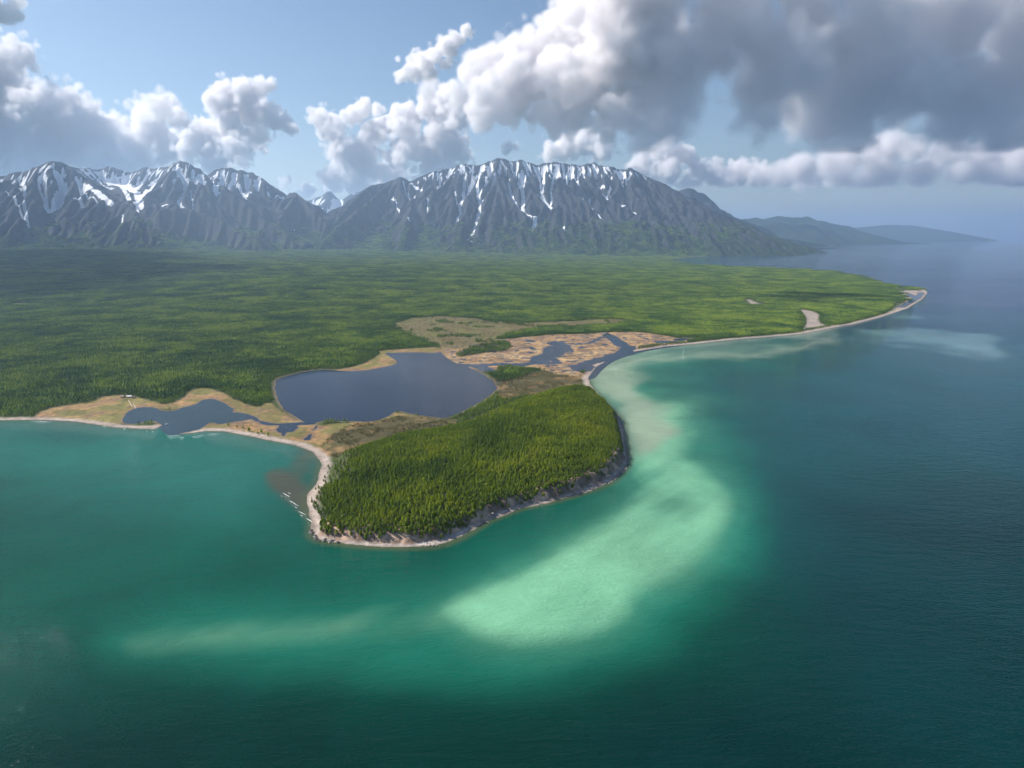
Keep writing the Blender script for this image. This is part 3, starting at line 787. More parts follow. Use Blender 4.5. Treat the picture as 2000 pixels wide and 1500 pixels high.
#@@FOREST
# ------------------------------------------------------------------ trees
def foliage_material(name, dark, light, yellow, spread=1.0):
    m, t, b = material(name)
    pos = t.n('ShaderNodeNewGeometry').outputs['Position']
    tv = t.attr('tv').outputs['Fac']
    rnd = t.n('ShaderNodeObjectInfo').outputs['Random']
    big = t.noise(pos, 0.0045, 5, 0.6, 0.5)
    mid = t.noise(pos, 0.03, 3, 0.6)
    f = t.math('ADD', t.math('MULTIPLY_ADD', big, 2.5 * spread, -1.25 * spread), t.math('MULTIPLY_ADD', mid, 0.9, -0.45))  # leaf tone varies between stands; the wide contrast also paints in sunlit patches
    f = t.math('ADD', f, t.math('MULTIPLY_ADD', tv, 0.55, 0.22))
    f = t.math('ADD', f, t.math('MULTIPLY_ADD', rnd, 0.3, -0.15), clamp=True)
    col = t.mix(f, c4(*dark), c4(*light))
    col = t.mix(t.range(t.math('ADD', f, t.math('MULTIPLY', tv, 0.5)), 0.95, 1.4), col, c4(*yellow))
    b.inputs['Roughness'].default_value = 0.8
    b.inputs['Specular IOR Level'].default_value = 0.2
    t.L.new(col, b.inputs['Base Color'])
    tr = t.n('ShaderNodeBsdfTranslucent'); t.L.new(col, tr.inputs['Color'])
    mx = t.n('ShaderNodeMixShader'); mx.inputs[0].default_value = 0.36
    t.L.new(b.outputs[0], mx.inputs[1]); t.L.new(tr.outputs[0], mx.inputs[2])
    t.L.new(mx.outputs[0], t.N['Material Output'].inputs['Surface'])
    return m
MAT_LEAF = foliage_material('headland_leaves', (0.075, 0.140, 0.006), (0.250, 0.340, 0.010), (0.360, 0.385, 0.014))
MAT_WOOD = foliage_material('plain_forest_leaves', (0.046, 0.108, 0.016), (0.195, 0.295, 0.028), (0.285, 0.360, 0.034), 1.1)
MAT_SCRUB = foliage_material('scrub_leaves', (0.050, 0.050, 0.016), (0.115, 0.110, 0.028), (0.165, 0.135, 0.045))
mb, tb, bb = material('bark')
pos = tb.n('ShaderNodeNewGeometry').outputs['Position']
tb.L.new(tb.mix(tb.range(tb.noise(pos, 2.0, 3), .35, .65), c4(.10, .085, .07), c4(.26, .235, .21)), bb.inputs['Base Color'])
bb.inputs['Roughness'].default_value = 0.9
MAT_BARK = mb

def crown_mesh(name, h, w, n, kind, seed, mat):
    g = np.random.default_rng(seed)
    lo = 0.20 if kind == 'leafy' else 0.12
    V = []; F = []; tv = []
    ax = g.uniform(-.5, .5, 2)
    lobes = [(g.uniform(-.5, .5) * w * .45, g.uniform(-.5, .5) * w * .45, g.uniform(.35, .85)) for _ in range(5)]
    for k in range(n):
        t = g.uniform(0, 1) ** (0.85 if kind == 'leafy' else 1.25)
        z = (lo + (1 - lo) * t) * h
        if kind == 'leafy':
            rad = w * .5 * (math.sin(math.pi * min(1, (t * .86 + .13)) ** .85) ** .8 * .95 + .04)
        else:
            rad = w * .5 * (1 - t) ** .85 * (0.75 + .25 * math.cos(t * 40)) + .08
        a = g.uniform(0, 2 * math.pi); rr = rad * math.sqrt(g.uniform(.25, 1.1))
        cx_, cy_ = rr * math.cos(a) + ax[0] * t, rr * math.sin(a) + ax[1] * t
        if kind == 'leafy':
            lx, ly, lt = lobes[k % 5]; f = max(0, 1 - abs(t - lt) * 3); cx_ += lx * f; cy_ += ly * f
        nrm = np.array([math.cos(a), math.sin(a), (.9 if kind == 'leafy' else .6) * (t - .2) * 1.5]) + g.normal(0, .45, 3)
        nrm /= np.linalg.norm(nrm)
        s = g.uniform(.42, .85) * (h / 11) * (1.0 if kind == 'leafy' else .85) * (1 - .35 * t)
        u = np.cross(nrm, [0, 0, 1]) + 1e-3; u /= np.linalg.norm(u); v = np.cross(nrm, u)
        i = len(V); c = np.array([cx_, cy_, z])
        sag = nrm * s * .25
        for p in ((-1, -.7), (.9, -.9), (1.1, .8), (-.8, 1.0)):
            V.append(c + u * p[0] * s * g.uniform(.8, 1.2) + v * p[1] * s * g.uniform(.8, 1.2) - sag * g.uniform(0, 1))
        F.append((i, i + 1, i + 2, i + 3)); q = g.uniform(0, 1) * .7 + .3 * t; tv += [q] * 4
    return mesh_np(name, np.array(V), np.array(F), mat, {'tv': np.array(tv)}, False)

def trunk_mesh(name, h, r0, seed):
    g = np.random.default_rng(seed); V = []; F = []
    rings = [(0, 1.5), (.04, 1.0), (.35, .8), (.7, .45), (.93, .12)]
    bx, by = g.uniform(-.3, .3, 2); ns = 6
    for t, k in rings:
        for a in range(ns):
            an = 2 * math.pi * a / ns
            V.append((bx * t + r0 * k * math.cos(an), by * t + r0 * k * math.sin(an), h * t - (.4 if t == 0 else 0)))
    for q in range(len(rings) - 1):
        for a in range(ns):
            b = (a + 1) % ns
            F.append((q * ns + a, q * ns + b, (q + 1) * ns + b, (q + 1) * ns + a))
    for q in range(5):                                                      # limbs
        t = g.uniform(.3, .7); an = g.uniform(0, 6.28); L = h * .16; i = len(V)
        c = np.array([bx * t, by * t, h * t]); d = np.array([math.cos(an), math.sin(an), .8]); s = np.array([-math.sin(an), math.cos(an), 0]) * r0 * .3
        V += [c - s, c + s, c + d * L + s * .2, c + d * L - s * .2]; F.append((i, i + 1, i + 2, i + 3))
    return mesh_np(name, np.array(V), np.array(F), MAT_BARK)

def lump(V, F, tv, x, y, z, h, w, g, ns=5, rings=((.10, .45), (.35, 1.0), (.68, .72)), q=None):
    i0 = len(V); ph = g.uniform(0, 6.28); q = g.uniform(0, 1) if q is None else q
    for t, k in rings:
        for a in range(ns):
            an = ph + 2 * math.pi * a / ns; rr = w * .5 * k * g.uniform(.75, 1.25)
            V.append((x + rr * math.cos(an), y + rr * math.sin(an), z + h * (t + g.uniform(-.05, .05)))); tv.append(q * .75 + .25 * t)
    V.append((x + g.uniform(-.1, .1) * w, y + g.uniform(-.1, .1) * w, z + h)); tv.append(q * .75 + .25)
    top = len(V) - 1
    for k in range(len(rings) - 1):
        for a in range(ns):
            b = (a + 1) % ns; p, r_, s, u = i0 + k * ns + a, i0 + k * ns + b, i0 + (k + 1) * ns + b, i0 + (k + 1) * ns + a
            F.append((p, r_, s)); F.append((p, s, u))
    for a in range(ns):
        F.append((i0 + (len(rings) - 1) * ns + a, i0 + (len(rings) - 1) * ns + (a + 1) % ns, top))

def wood_patch(name, size, step, h, seed, mat, fine):
    g = np.random.default_rng(seed); V = []; F = []; tv = []
    n = int(size / step)
    for i in range(n):
        for j in range(n):
            x = (i + .5 + g.uniform(-.48, .48)) * step - size / 2; y = (j + .5 + g.uniform(-.48, .48)) * step - size / 2
            if g.uniform() < .05: continue
            hh = h * g.uniform(.62, 1.18); con = g.uniform() < .30
            w = step * (g.uniform(.7, .95) if con else g.uniform(1.0, 1.4))
            rings = ((.08, 1.0), (.5, .55)) if con else (((.15, .6), (.45, 1.0), (.8, .6)) if fine else ((.25, .95), (.7, .75)))
            lump(V, F, tv, x, y, 0, hh * (1.12 if con else 1.0), w, g, 6 if fine else 4, rings, q=g.uniform(0, .55) if con else g.uniform(.3, 1))
    return mesh_np(name, np.array(V), np.array(F), mat, {'tv': np.array(tv)}, False)

def scatter(name, pts, rot, scl, var, meshes, label):
    """one mass of vegetation: thousands of alike plants set out on points"""
    col = bpy.data.collections.new(name + '_plants')
    for i, me in enumerate(meshes):
        parts = me if isinstance(me, tuple) else (me,)
        o = bpy.data.objects.new('%s_%02d' % (name, i), parts[0]); col.objects.link(o)
    me = bpy.data.meshes.new(name)
    me.vertices.add(len(pts)); me.vertices.foreach_set('co', np.ascontiguousarray(pts, np.float32).ravel())
    rot = np.asarray(rot, np.float32)
    if rot.ndim == 1: rot = np.column_stack([0 * rot, 0 * rot, rot])
    at = me.attributes.new('rot', 'FLOAT_VECTOR', 'POINT'); at.data.foreach_set('vector', np.ascontiguousarray(rot, np.float32).ravel())
    for n, a, ty in (('scl', scl, 'FLOAT'), ('var', var, 'INT')):
        at = me.attributes.new(n, ty, 'POINT'); at.data.foreach_set('value', np.asarray(a, np.int32 if ty == 'INT' else np.float32))
    ob = link(name, me)
    ng = bpy.data.node_groups.new(name, 'GeometryNodeTree')
    ng.interface.new_socket('Geometry', in_out='INPUT', socket_type='NodeSocketGeometry'); ng.interface.new_socket('Geometry', in_out='OUTPUT', socket_type='NodeSocketGeometry')
    N, L = ng.nodes, ng.links
    gi, go = N.new('NodeGroupInput'), N.new('NodeGroupOutput')
    ci = N.new('GeometryNodeCollectionInfo'); ci.inputs['Collection'].default_value = col; ci.inputs['Separate Children'].default_value = True; ci.inputs['Reset Children'].default_value = True
    ip = N.new('GeometryNodeInstanceOnPoints'); ip.inputs['Pick Instance'].default_value = True
    L.new(gi.outputs[0], ip.inputs['Points']); L.new(ci.outputs[0], ip.inputs['Instance'])
    def named(n, ty):
        a = N.new('GeometryNodeInputNamedAttribute'); a.data_type = ty; a.inputs[0].default_value = n; return a.outputs[0]
    L.new(named('var', 'INT'), ip.inputs['Instance Index']); L.new(named('scl', 'FLOAT'), ip.inputs['Scale'])
    er = N.new('FunctionNodeEulerToRotation'); L.new(named('rot', 'FLOAT_VECTOR'), er.inputs[0]); L.new(er.outputs[0], ip.inputs['Rotation'])
    L.new(ip.outputs[0], go.inputs[0])
    md = ob.modifiers.new('plants', 'NODES'); md.node_group = ng
    return tag(ob, label, kind='stuff')

def joined(a, b, name):
    """crown and trunk in one plant mesh for the mass"""
    def get(me):
        v = np.empty(len(me.vertices) * 3, np.float32); me.vertices.foreach_get('co', v)
        f = np.empty(len(me.loops), np.int32); me.loops.foreach_get('vertex_index', f)
        return v.reshape(-1, 3), f.reshape(-1, 4)
    va, fa = get(a); vb, fb = get(b)
    t = np.empty(len(va), np.float32); a.attributes['tv'].data.foreach_get('value', t)
    me = mesh_np(name, np.vstack([va, vb]), np.vstack([fa, fb + len(va)]), a.materials[0], {'tv': np.concatenate([t, np.zeros(len(vb))])}, False)
    me.materials.append(MAT_BARK)
    mi = np.concatenate([np.zeros(len(fa), np.int32), np.ones(len(fb), np.int32)]); me.polygons.foreach_set('material_index', mi)
    return me

kinds = [('leafy', 9.0, 5.4), ('leafy', 10.0, 5.8), ('leafy', 8.0, 5.0), ('leafy', 9.6, 4.8), ('conifer', 11.5, 4.6), ('conifer', 10.0, 4.2)]
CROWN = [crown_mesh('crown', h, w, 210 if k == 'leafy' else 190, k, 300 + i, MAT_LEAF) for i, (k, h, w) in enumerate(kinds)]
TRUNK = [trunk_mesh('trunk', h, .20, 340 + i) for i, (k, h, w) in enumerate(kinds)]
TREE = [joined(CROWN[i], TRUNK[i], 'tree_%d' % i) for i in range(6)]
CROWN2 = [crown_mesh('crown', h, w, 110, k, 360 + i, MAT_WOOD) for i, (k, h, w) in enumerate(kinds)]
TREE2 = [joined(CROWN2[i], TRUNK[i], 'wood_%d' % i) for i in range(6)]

# headland: every tree stands on the hill
st = 4.3
hxs = np.arange(hx0, hx1, st); hys = np.arange(hy0, hy1, st * .92)
X, Y = np.meshgrid(hxs, hys); X = X + (np.arange(len(hys)) % 2)[:, None] * st * .5
X = (X + rng.uniform(-1.7, 1.7, X.shape)).ravel(); Y = (Y + rng.uniform(-1.7, 1.7, Y.shape)).ravel()
P = np.stack([X, Y], -1); P = P[sdf(P, HILL) > 2]
z, sd, dw, dh, dc, cl, rise, steep = head_height(P)
rim = dc - (15 + 6 * smooth(-50, 200, P[:, 0]) + 13 * fbm(P[:, 0] / 40, P[:, 1] / 40, 3, 77))
dens = fbm(P[:, 0] / 90, P[:, 1] / 90, 3, 81)
scrubby = smooth(0, 60, dh) + smooth(.55, .0, smooth(0, 1, -sdf(P, scrub) / 60 + .2))
east_low = seg_dist(P, EAST) < seg_dist(P, SE)
ok = np.where(east_low, dc > 9, (cl < .4) | (rim > 0) | ((rim > -9) & (rng.uniform(0, 1, len(P)) < .3))) & (sd > 9) & (dw < -6)
ok &= ~((sd < 24) & (cl < .3) & (rng.uniform(0, 1, len(P)) < .55))
west = (dh < 70) & (dc > 140) & (P[:, 1] > 950)
ok &= ~(west & (rng.uniform(0, 1, len(P)) > smooth(-10, 75, dh + 40 * dens) * .9 + .06))
ok &= rng.uniform(0, 1, len(P)) < .965
P = P[ok]; z = z[ok]; dens = dens[ok]; dh = dh[ok]; rim = rim[ok]; cl = cl[ok]; dc = dc[ok]; sd_t = sd[ok]
zg = sample_grid(HZ, gx_head[0], gy_head[0], 2.8, P[:, 0], P[:, 1])
var = np.where(rng.uniform(0, 1, len(P)) < .14 + .25 * (dens < -.25), rng.integers(4, 6, len(P)), rng.integers(0, 4, len(P)))
scl = rng.uniform(.58, .98, len(P)) * (1 - .3 * smooth(60, 0, dh) * (P[:, 1] > 1000)) * (1 + .10 * dens)
rot = rng.uniform(0, 6.28, len(P))
pts = np.column_stack([P, zg - .15])
order = np.argsort(np.linalg.norm(pts - np.array([0, 0, CAM_H]), axis=1))
near_, rest = order[:300], order[300:]
scatter('headland_forest', pts[rest], rot[rest], scl[rest], var[rest], TREE, 'dense bright green forest covering the rounded headland')
def plant_tree(name, p, rz, s, v, label, group):
    o = bpy.data.objects.new(name, None); COL.objects.link(o); o.empty_display_size = .5
    o.location = p; o.rotation_euler = (0, 0, rz); o.scale = (s, s, s)
    tag(o, label, 'tree', group)
    for n, me in (('trunk', TRUNK[v]), ('crown', CROWN[v])):
        c = bpy.data.objects.new(n, me); COL.objects.link(c); c.parent = o
    return o
for i in near_:
    k = int(var[i] > 3)
    size = 'tall' if scl[i] > .86 else ('short' if scl[i] < .7 else 'middling')
    place = 'on the brink of the headland cliff' if (rim[i] < 9 and cl[i] > .4) else ('beside the western gravel beach of the headland' if sd_t[i] < 40 and dc[i] > 45 else 'inside the headland wood behind the cliff brink')
    look = 'dark green conifer' if k else 'bright green leafy tree'
    plant_tree('conifer_tree' if k else 'leafy_tree', pts[i], rot[i], scl[i], int(var[i]), '%s %s %s' % (size, look, place), '%s %ss %s' % (size, look, place))

# plain: patches of wood, single trees along every edge
def forest_depth(P):
    sd, sd_n, dw = land_fields(P)
    wob = 10 * fbm(P[:, 0] / 45, P[:, 1] / 45, 3, 91) + 9 * fbm(P[:, 0] / 140, P[:, 1] / 140, 2, 92)
    f = np.minimum(sd - 24, -dw - 9)
    for poly, k in ((marsh, 1.2), (marsh_west, .5), (marsh_north, .5), (meadow, 4.0), (scrub, .8), (scrub2, .8), (HILL, 0)) + tuple((g, .6) for g in gravel):
        f = np.minimum(f, -sdf(P, poly) + wob * k - 3)
    for g in woods_in_marsh:
        f = np.maximum(f, np.minimum(sdf(P, g) + wob * .6, -dw - 6))
    wood = fbm(P[:, 0] / 130, P[:, 1] / 130, 3, 93)
    f = np.where((sdf(P, meadow) > -20) & (wood > .2) & (dw < -10), np.maximum(f, 3), f)
    f = np.where((P[:, 1] > 1350) & (P[:, 0] > 200) & (sd > 20) & (sd < 46 + wob) & (dw < -6), np.maximum(f, 4), f)
    return f, sd, sd_n, dw

def cells(r0, r1, size):
    xs = np.arange(-r1, r1, size); ys = np.arange(0, r1, size)
    X, Y = np.meshgrid(xs, ys); X = X.ravel(); Y = Y.ravel()
    a = np.degrees(np.arctan2(X, Y)); d = np.hypot(X, Y)
    m = (d > r0) & (d < r1) & (a > -47) & (a < 40)
    return np.stack([X[m], Y[m]], -1)
R1 = 4600.0
C = cells(900, R1, 40.0)
f, sd, sd_n, dw = forest_depth(C)
full = f > 30
edge = (f > -45) & ~full & (np.hypot(C[:, 0], C[:, 1]) < 4000)
Pf = C[full]; zf = land_height(Pf, sd[full], sd_n[full], dw[full])
PATCH = [wood_patch('patch_%d' % i, 44.0, 5.2, 9.5, 400 + i, MAT_WOOD, True) for i in range(6)]
scatter('plain_forest', np.column_stack([Pf, zf - .2]), rng.integers(0, 4, len(Pf)) * math.pi / 2, rng.uniform(.94, 1.08, len(Pf)), rng.integers(0, 6, len(Pf)), PATCH, 'dense mixed forest on the plain behind the lake')
E_ = C[edge]; near_edge = np.hypot(E_[:, 0], E_[:, 1])
o = np.stack(np.meshgrid(np.arange(7), np.arange(7)), -1).reshape(-1, 2) * (40 / 7) - 17
P = (E_[:, None, :] + o[None]).reshape(-1, 2) + rng.uniform(-2.2, 2.2, (len(E_) * 49, 2))
f, sd, sd_n, dw = forest_depth(P)
ok = (f > 0) & (rng.uniform(0, 1, len(P)) < smooth(-2, 7, f) * .96)
P = P[ok]; ze = land_height(P, sd[ok], sd_n[ok], dw[ok])
scatter('edge_forest', np.column_stack([P, ze - .1]), rng.uniform(0, 6.28, len(P)), rng.uniform(.55, 1.08, len(P)), rng.integers(0, 6, len(P)), TREE2, 'uneven belt of trees along the shores and clearings of the plain')
C = cells(R1 + 40, 17500, 120.0)
f, sd, sd_n, dw = forest_depth(C)
C = C[f > 20]; zf = land_height(C, sd[f > 20], sd_n[f > 20], dw[f > 20])
tilt = np.zeros((len(C), 3)); hmt = np.full(len(C), -1e3)
for H_, x0_, y0_, sx_, sy_, x1_, y1_ in SLOPES[:3]:
    x_, y_ = C[:, 0], C[:, 1]
    ins = (x_ > x0_ + 80) & (x_ < x1_ - 80) & (y_ > y0_ + 80) & (y_ < y1_ - 80)
    q = lambda dx, dy: sample_grid_xy(H_, x0_, y0_, sx_, sy_, x_ + dx, y_ + dy)
    h = (q(0, 0) + q(50, 0) + q(-50, 0) + q(0, 50) + q(0, -50)) / 5
    up_ = ins & (h > np.maximum(zf, hmt))
    hmt[up_] = h[up_]
    tilt[up_, 0] = np.arctan((q(0, 55) - q(0, -55)) / 110)[up_]; tilt[up_, 1] = -np.arctan((q(55, 0) - q(-55, 0)) / 110)[up_]
zf = np.maximum(zf, hmt - 1.5)
tree_line = 640 + 130 * fbm(C[:, 0] / 700, C[:, 1] / 700, 3, 95)
m = (zf < tree_line) & (np.abs(tilt).max(1) < .62) & ((C[:, 1] < 15500) | (hmt > 0))
C, zf, tilt = C[m], zf[m], tilt[m]
tilt[:, 2] = np.where(np.abs(tilt[:, :2]).max(1) < .05, rng.integers(0, 4, len(C)) * math.pi / 2, 0)
FAR = [wood_patch('far_%d' % i, 130.0, 6.4, 11.0, 430 + i, MAT_WOOD, False) for i in range(5)]
scatter('far_forest', np.column_stack([C, zf - .3]), tilt, rng.uniform(.98, 1.06, len(C)), rng.integers(0, 5, len(C)), FAR, 'distant forest stretching across the plain to the mountain foot')

# scrub on the neck of land, meadow and marsh edges
V = []
for poly, n, lim in ((scrub, 5200, 1.0), (scrub2, 3500, 1.0), (meadow, 9000, 1.0), (marsh, 1500, .5), (marsh_west, 1300, .5)):
    lo = poly.min(0); hi = poly.max(0)
    q = rng.uniform(0, 1, (n, 2)) * (hi - lo) + lo
    s = sdf(q, poly); nn = fbm(q[:, 0] / 60, q[:, 1] / 60, 3, 99)
    V.append(q[(s > -14) & (nn > (-.12 if lim == 1 else .16))])
P = np.vstack(V)
sd, sd_n, dw = land_fields(P)
ok = (dw < -5) & (sd > 22) & (sdf(P, HILL) < 4)
P = P[ok]; zs = land_height(P, sd[ok], sd_n[ok], dw[ok])
BUSH = []
for i in range(4):
    b = crown_mesh('bush_%d' % i, 3.4, 4.6, 60, 'leafy', 460 + i, MAT_SCRUB); BUSH.append(b)
scatter('scrub', np.column_stack([P, zs - .7]), rng.uniform(0, 6.28, len(P)), rng.uniform(.5, 1.25, len(P)), rng.integers(0, 4, len(P)), BUSH, 'low brownish scrub on the neck of land and meadow')

def ground_z(px, py):
    P = ground([px], [py]).reshape(1, 2)
    sd, sd_n, dw = land_fields(P)
    return np.array([P[0, 0], P[0, 1], max(0.0, float(land_height(P, sd, sd_n, dw)[0]))])
for a, b, s, v in ((446, 835, .85, 0), (463, 838, .75, 2), (475, 840, .8, 0), (487, 846, .95, 1), (504, 851, .8, 2), (511, 849, .95, 0), (524, 855, .9, 3)):
    plant_tree('leafy_tree', ground_z(a, b - 2), s * 5, s, v, 'small green tree standing alone on the grassy lagoon spit', 'trees spaced along the lagoon spit')

#@@THINGS
# ------------------------------------------------------------------ small things by the shore
def plain_material(name, c1, c2, scale=1.5, rough=.7):
    m, t, b = material(name)
    pos = t.n('ShaderNodeNewGeometry').outputs['Position']
    t.L.new(t.mix(t.range(t.noise(pos, scale, 4, .6), .35, .65), c4(*c1), c4(*c2)), b.inputs['Base Color'])
    b.inputs['Roughness'].default_value = rough
    return m
MAT_BOULDER = plain_material('dark_wet_rock', (.030, .028, .027), (.085, .078, .072), .5, .6)
MAT_PALEROCK = plain_material('pale_beach_rock', (.22, .19, .17), (.42, .37, .33), .5, .8)
MAT_HULL = plain_material('white_boat_paint', (.74, .74, .73), (.82, .82, .81), .4, .35)
MAT_GLASS = plain_material('dark_glass', (.02, .025, .03), (.03, .035, .04), 1, .08)
MAT_PLANK = plain_material('weathered_planks', (.34, .29, .20), (.50, .44, .31), 1.2, .8)
MAT_LOG = plain_material('log_walls', (.10, .060, .038), (.19, .115, .07), 1.2, .8)
MAT_ROOF_GREY = plain_material('pale_sheet_roof', (.46, .47, .49), (.60, .61, .63), .8, .45)
MAT_ROOF_BROWN = plain_material('brown_board_roof', (.11, .075, .055), (.19, .13, .095), .8, .7)
MAT_FOAM = plain_material('wave_foam', (.62, .64, .62), (.85, .86, .85), .6, .6)

def ico(name, r, seed, mat, flat=.7):
    import bmesh
    bm = bmesh.new(); bmesh.ops.create_icosphere(bm, subdivisions=2, radius=1)
    g = np.random.default_rng(seed); planes = [(Vector(g.normal(0, 1, 3)).normalized(), g.uniform(.55, .85)) for _ in range(9)]
    sx, sy = g.uniform(.75, 1.3, 2)
    for v in bm.verts:
        p = v.co.copy()
        for n, d in planes:
            k = p.dot(n) - d
            if k > 0: p -= n * k
        v.co = Vector((p.x * sx, p.y * sy, p.z * flat)) * r
    me = bpy.data.meshes.new(name); bm.to_mesh(me); bm.free(); me.materials.append(mat)
    return me
ROCKS = [ico('boulder', 1.0, 500 + i, MAT_BOULDER) for i in range(5)]
g7 = np.random.default_rng(77)
for i in range(22):
    t_ = i / 21
    a = np.interp(t_, [0, .3, .6, 1], [608, 611, 622, 662]) + g7.uniform(-4, 3); b = np.interp(t_, [0, .3, .6, 1], [1036, 1047, 1054, 1061]) + g7.uniform(-3, 2)
    o = link('boulder', ROCKS[i % 5]); G = ground([a], [b])[0]; s = g7.uniform(1.3, 3.2)
    o.location = (G[0], G[1], s * .15); o.scale = (s, s, s); o.rotation_euler = (0, 0, g7.uniform(0, 6.28))
    tag(o, 'dark wet boulder in the water at the tip of the headland', 'boulder', 'boulders round the tip of the headland')
# fallen blocks under the cliff: too many to count
V = []; F = []; mi = 0
rk = np.empty(len(ROCKS[0].vertices) * 3, np.float32); ROCKS[0].vertices.foreach_get('co', rk); rk = rk.reshape(-1, 3)
rf = np.array([p.vertices[:] for p in ROCKS[0].polygons])
cum = np.concatenate([[0], np.cumsum(np.linalg.norm(np.diff(SE, axis=0), axis=1))])
for k in range(520):
    s = g7.uniform(0, cum[-1]); i = min(np.searchsorted(cum, s, side='right') - 1, len(SE) - 2); f = (s - cum[i]) / (cum[i + 1] - cum[i])
    if fbm(np.array([s / 90]), np.array([3.3]), 3, 5)[0] < -.06: continue
    d = (SE[i + 1] - SE[i]) / (cum[i + 1] - cum[i]); nrm = np.array([-d[1], d[0]])
    p = SE[i] + (SE[i + 1] - SE[i]) * f + nrm * g7.uniform(-2, 9)
    r0 = g7.uniform(.4, 1.5) * (1.5 if g7.uniform() < .12 else 1); a = g7.uniform(0, 6.28); c, s_ = math.cos(a), math.sin(a)
    q = rk * r0 * g7.uniform(.8, 1.2, 3); q = np.stack([q[:, 0] * c - q[:, 1] * s_, q[:, 0] * s_ + q[:, 1] * c, q[:, 2]], -1)
    zz = max(0.0, float(sample_grid(HZ, gx_head[0], gy_head[0], 2.8, p[0], p[1])))
    F.append(rf + len(V) * len(rk)); V.append(q + [p[0], p[1], zz + .1])
tag(link('rubble', mesh_np('rubble', np.vstack(V), np.vstack(F), MAT_PALEROCK, None, False)), 'fallen pale rocks scattered along the foot of the cliff', kind='stuff')

# breaking wave crests over the shoal and along the gravel spits
zf = lambda p: Zm(540, 900, 8.333, p)
zs_ = lambda p: Zm(200, 740, 12.5, p)
crests = [(zf([(100, 520), (160, 555), (220, 590)]), .9), (zf([(180, 510), (240, 540)]), .5), (zf([(200, 640), (280, 685), (360, 740)]), .8), (zf([(300, 750), (340, 770)]), .5), (zf([(350, 815), (420, 850), (480, 880)]), .8), (zf([(385, 880), (430, 900)]), .8), (zf([(475, 930), (540, 965), (610, 1020)]), 1.0), (zf([(70, 565), (100, 580)]), .4),
          (zf([(530, 1150), (580, 1200)]), .8), (zf([(580, 1220), (660, 1260)]), .8), (zf([(700, 1300), (760, 1306)]), .7),
          (zs_([(1570, 1390), (1640, 1395), (1760, 1385), (1900, 1370)]), 1.0), (zs_([(1860, 1420), (2000, 1428)]), 1.0), (zs_([(1060, 1272), (1100, 1272)]), .8), (zs_([(1200, 1280), (1250, 1285)]), .8), (zs_([(500, 1207), (580, 1207)]), .8), (zs_([(10, 1152), (90, 1158)]), .8), ([(60, 822), (100, 824)], .8), ([(405, 848), (430, 847)], .7), ([(375, 853), (398, 850)], .7)]
V = []; F = []
for pts_, w in crests:
    q = ground([a for a, b in pts_], [b for a, b in pts_]); q = np.vstack([q[0] + (q[1:] - q[0]) * 0, q[1:]]) if len(q) < 2 else q
    tt = np.linspace(0, 1, 9); seg = np.linspace(0, 1, len(q)); q = np.stack([np.interp(tt, seg, q[:, 0]), np.interp(tt, seg, q[:, 1])], -1)
    d = np.gradient(q, axis=0); d /= np.linalg.norm(d, axis=1, keepdims=True) + 1e-9; n = np.stack([-d[:, 1], d[:, 0]], -1)
    i0 = sum(len(v) for v in V)
    wd = .55 * w * np.sin(np.pi * np.clip(tt, .04, .96)) * g7.uniform(.7, 1.5, 9)
    V.append(np.vstack([np.column_stack([q - n * wd[:, None], np.full(9, .02)]), np.column_stack([q, .3 * wd + .05]), np.column_stack([q + n * wd[:, None] * .7, np.full(9, .02)])]))
    for r_ in range(2):
        for k in range(8): F.append((i0 + r_ * 9 + k, i0 + r_ * 9 + k + 1, i0 + (r_ + 1) * 9 + k + 1, i0 + (r_ + 1) * 9 + k))
tag(link('foam', mesh_np('foam', np.vstack(V), np.array(F), MAT_FOAM)), 'white breaking wave crests over the shoal and along the spits', kind='stuff')

def boxv(V, F, a, b):
    i = len(V)
    V += [(x, y, z) for x in (a[0], b[0]) for y in (a[1], b[1]) for z in (a[2], b[2])]
    F += [tuple(i + k for k in f) for f in ((0, 1, 3, 2), (4, 6, 7, 5), (0, 4, 5, 1), (2, 3, 7, 6), (0, 2, 6, 4), (1, 5, 7, 3))]
def part(name, mat, parent, boxes=(), V=None, F=None):
    V = list(V or []); F = list(F or [])
    for a, b in boxes: boxv(V, F, a, b)
    me = bpy.data.meshes.new(name); me.from_pydata([tuple(v) for v in V], [], F); me.materials.append(mat); me.update()
    return link(name, me, parent)

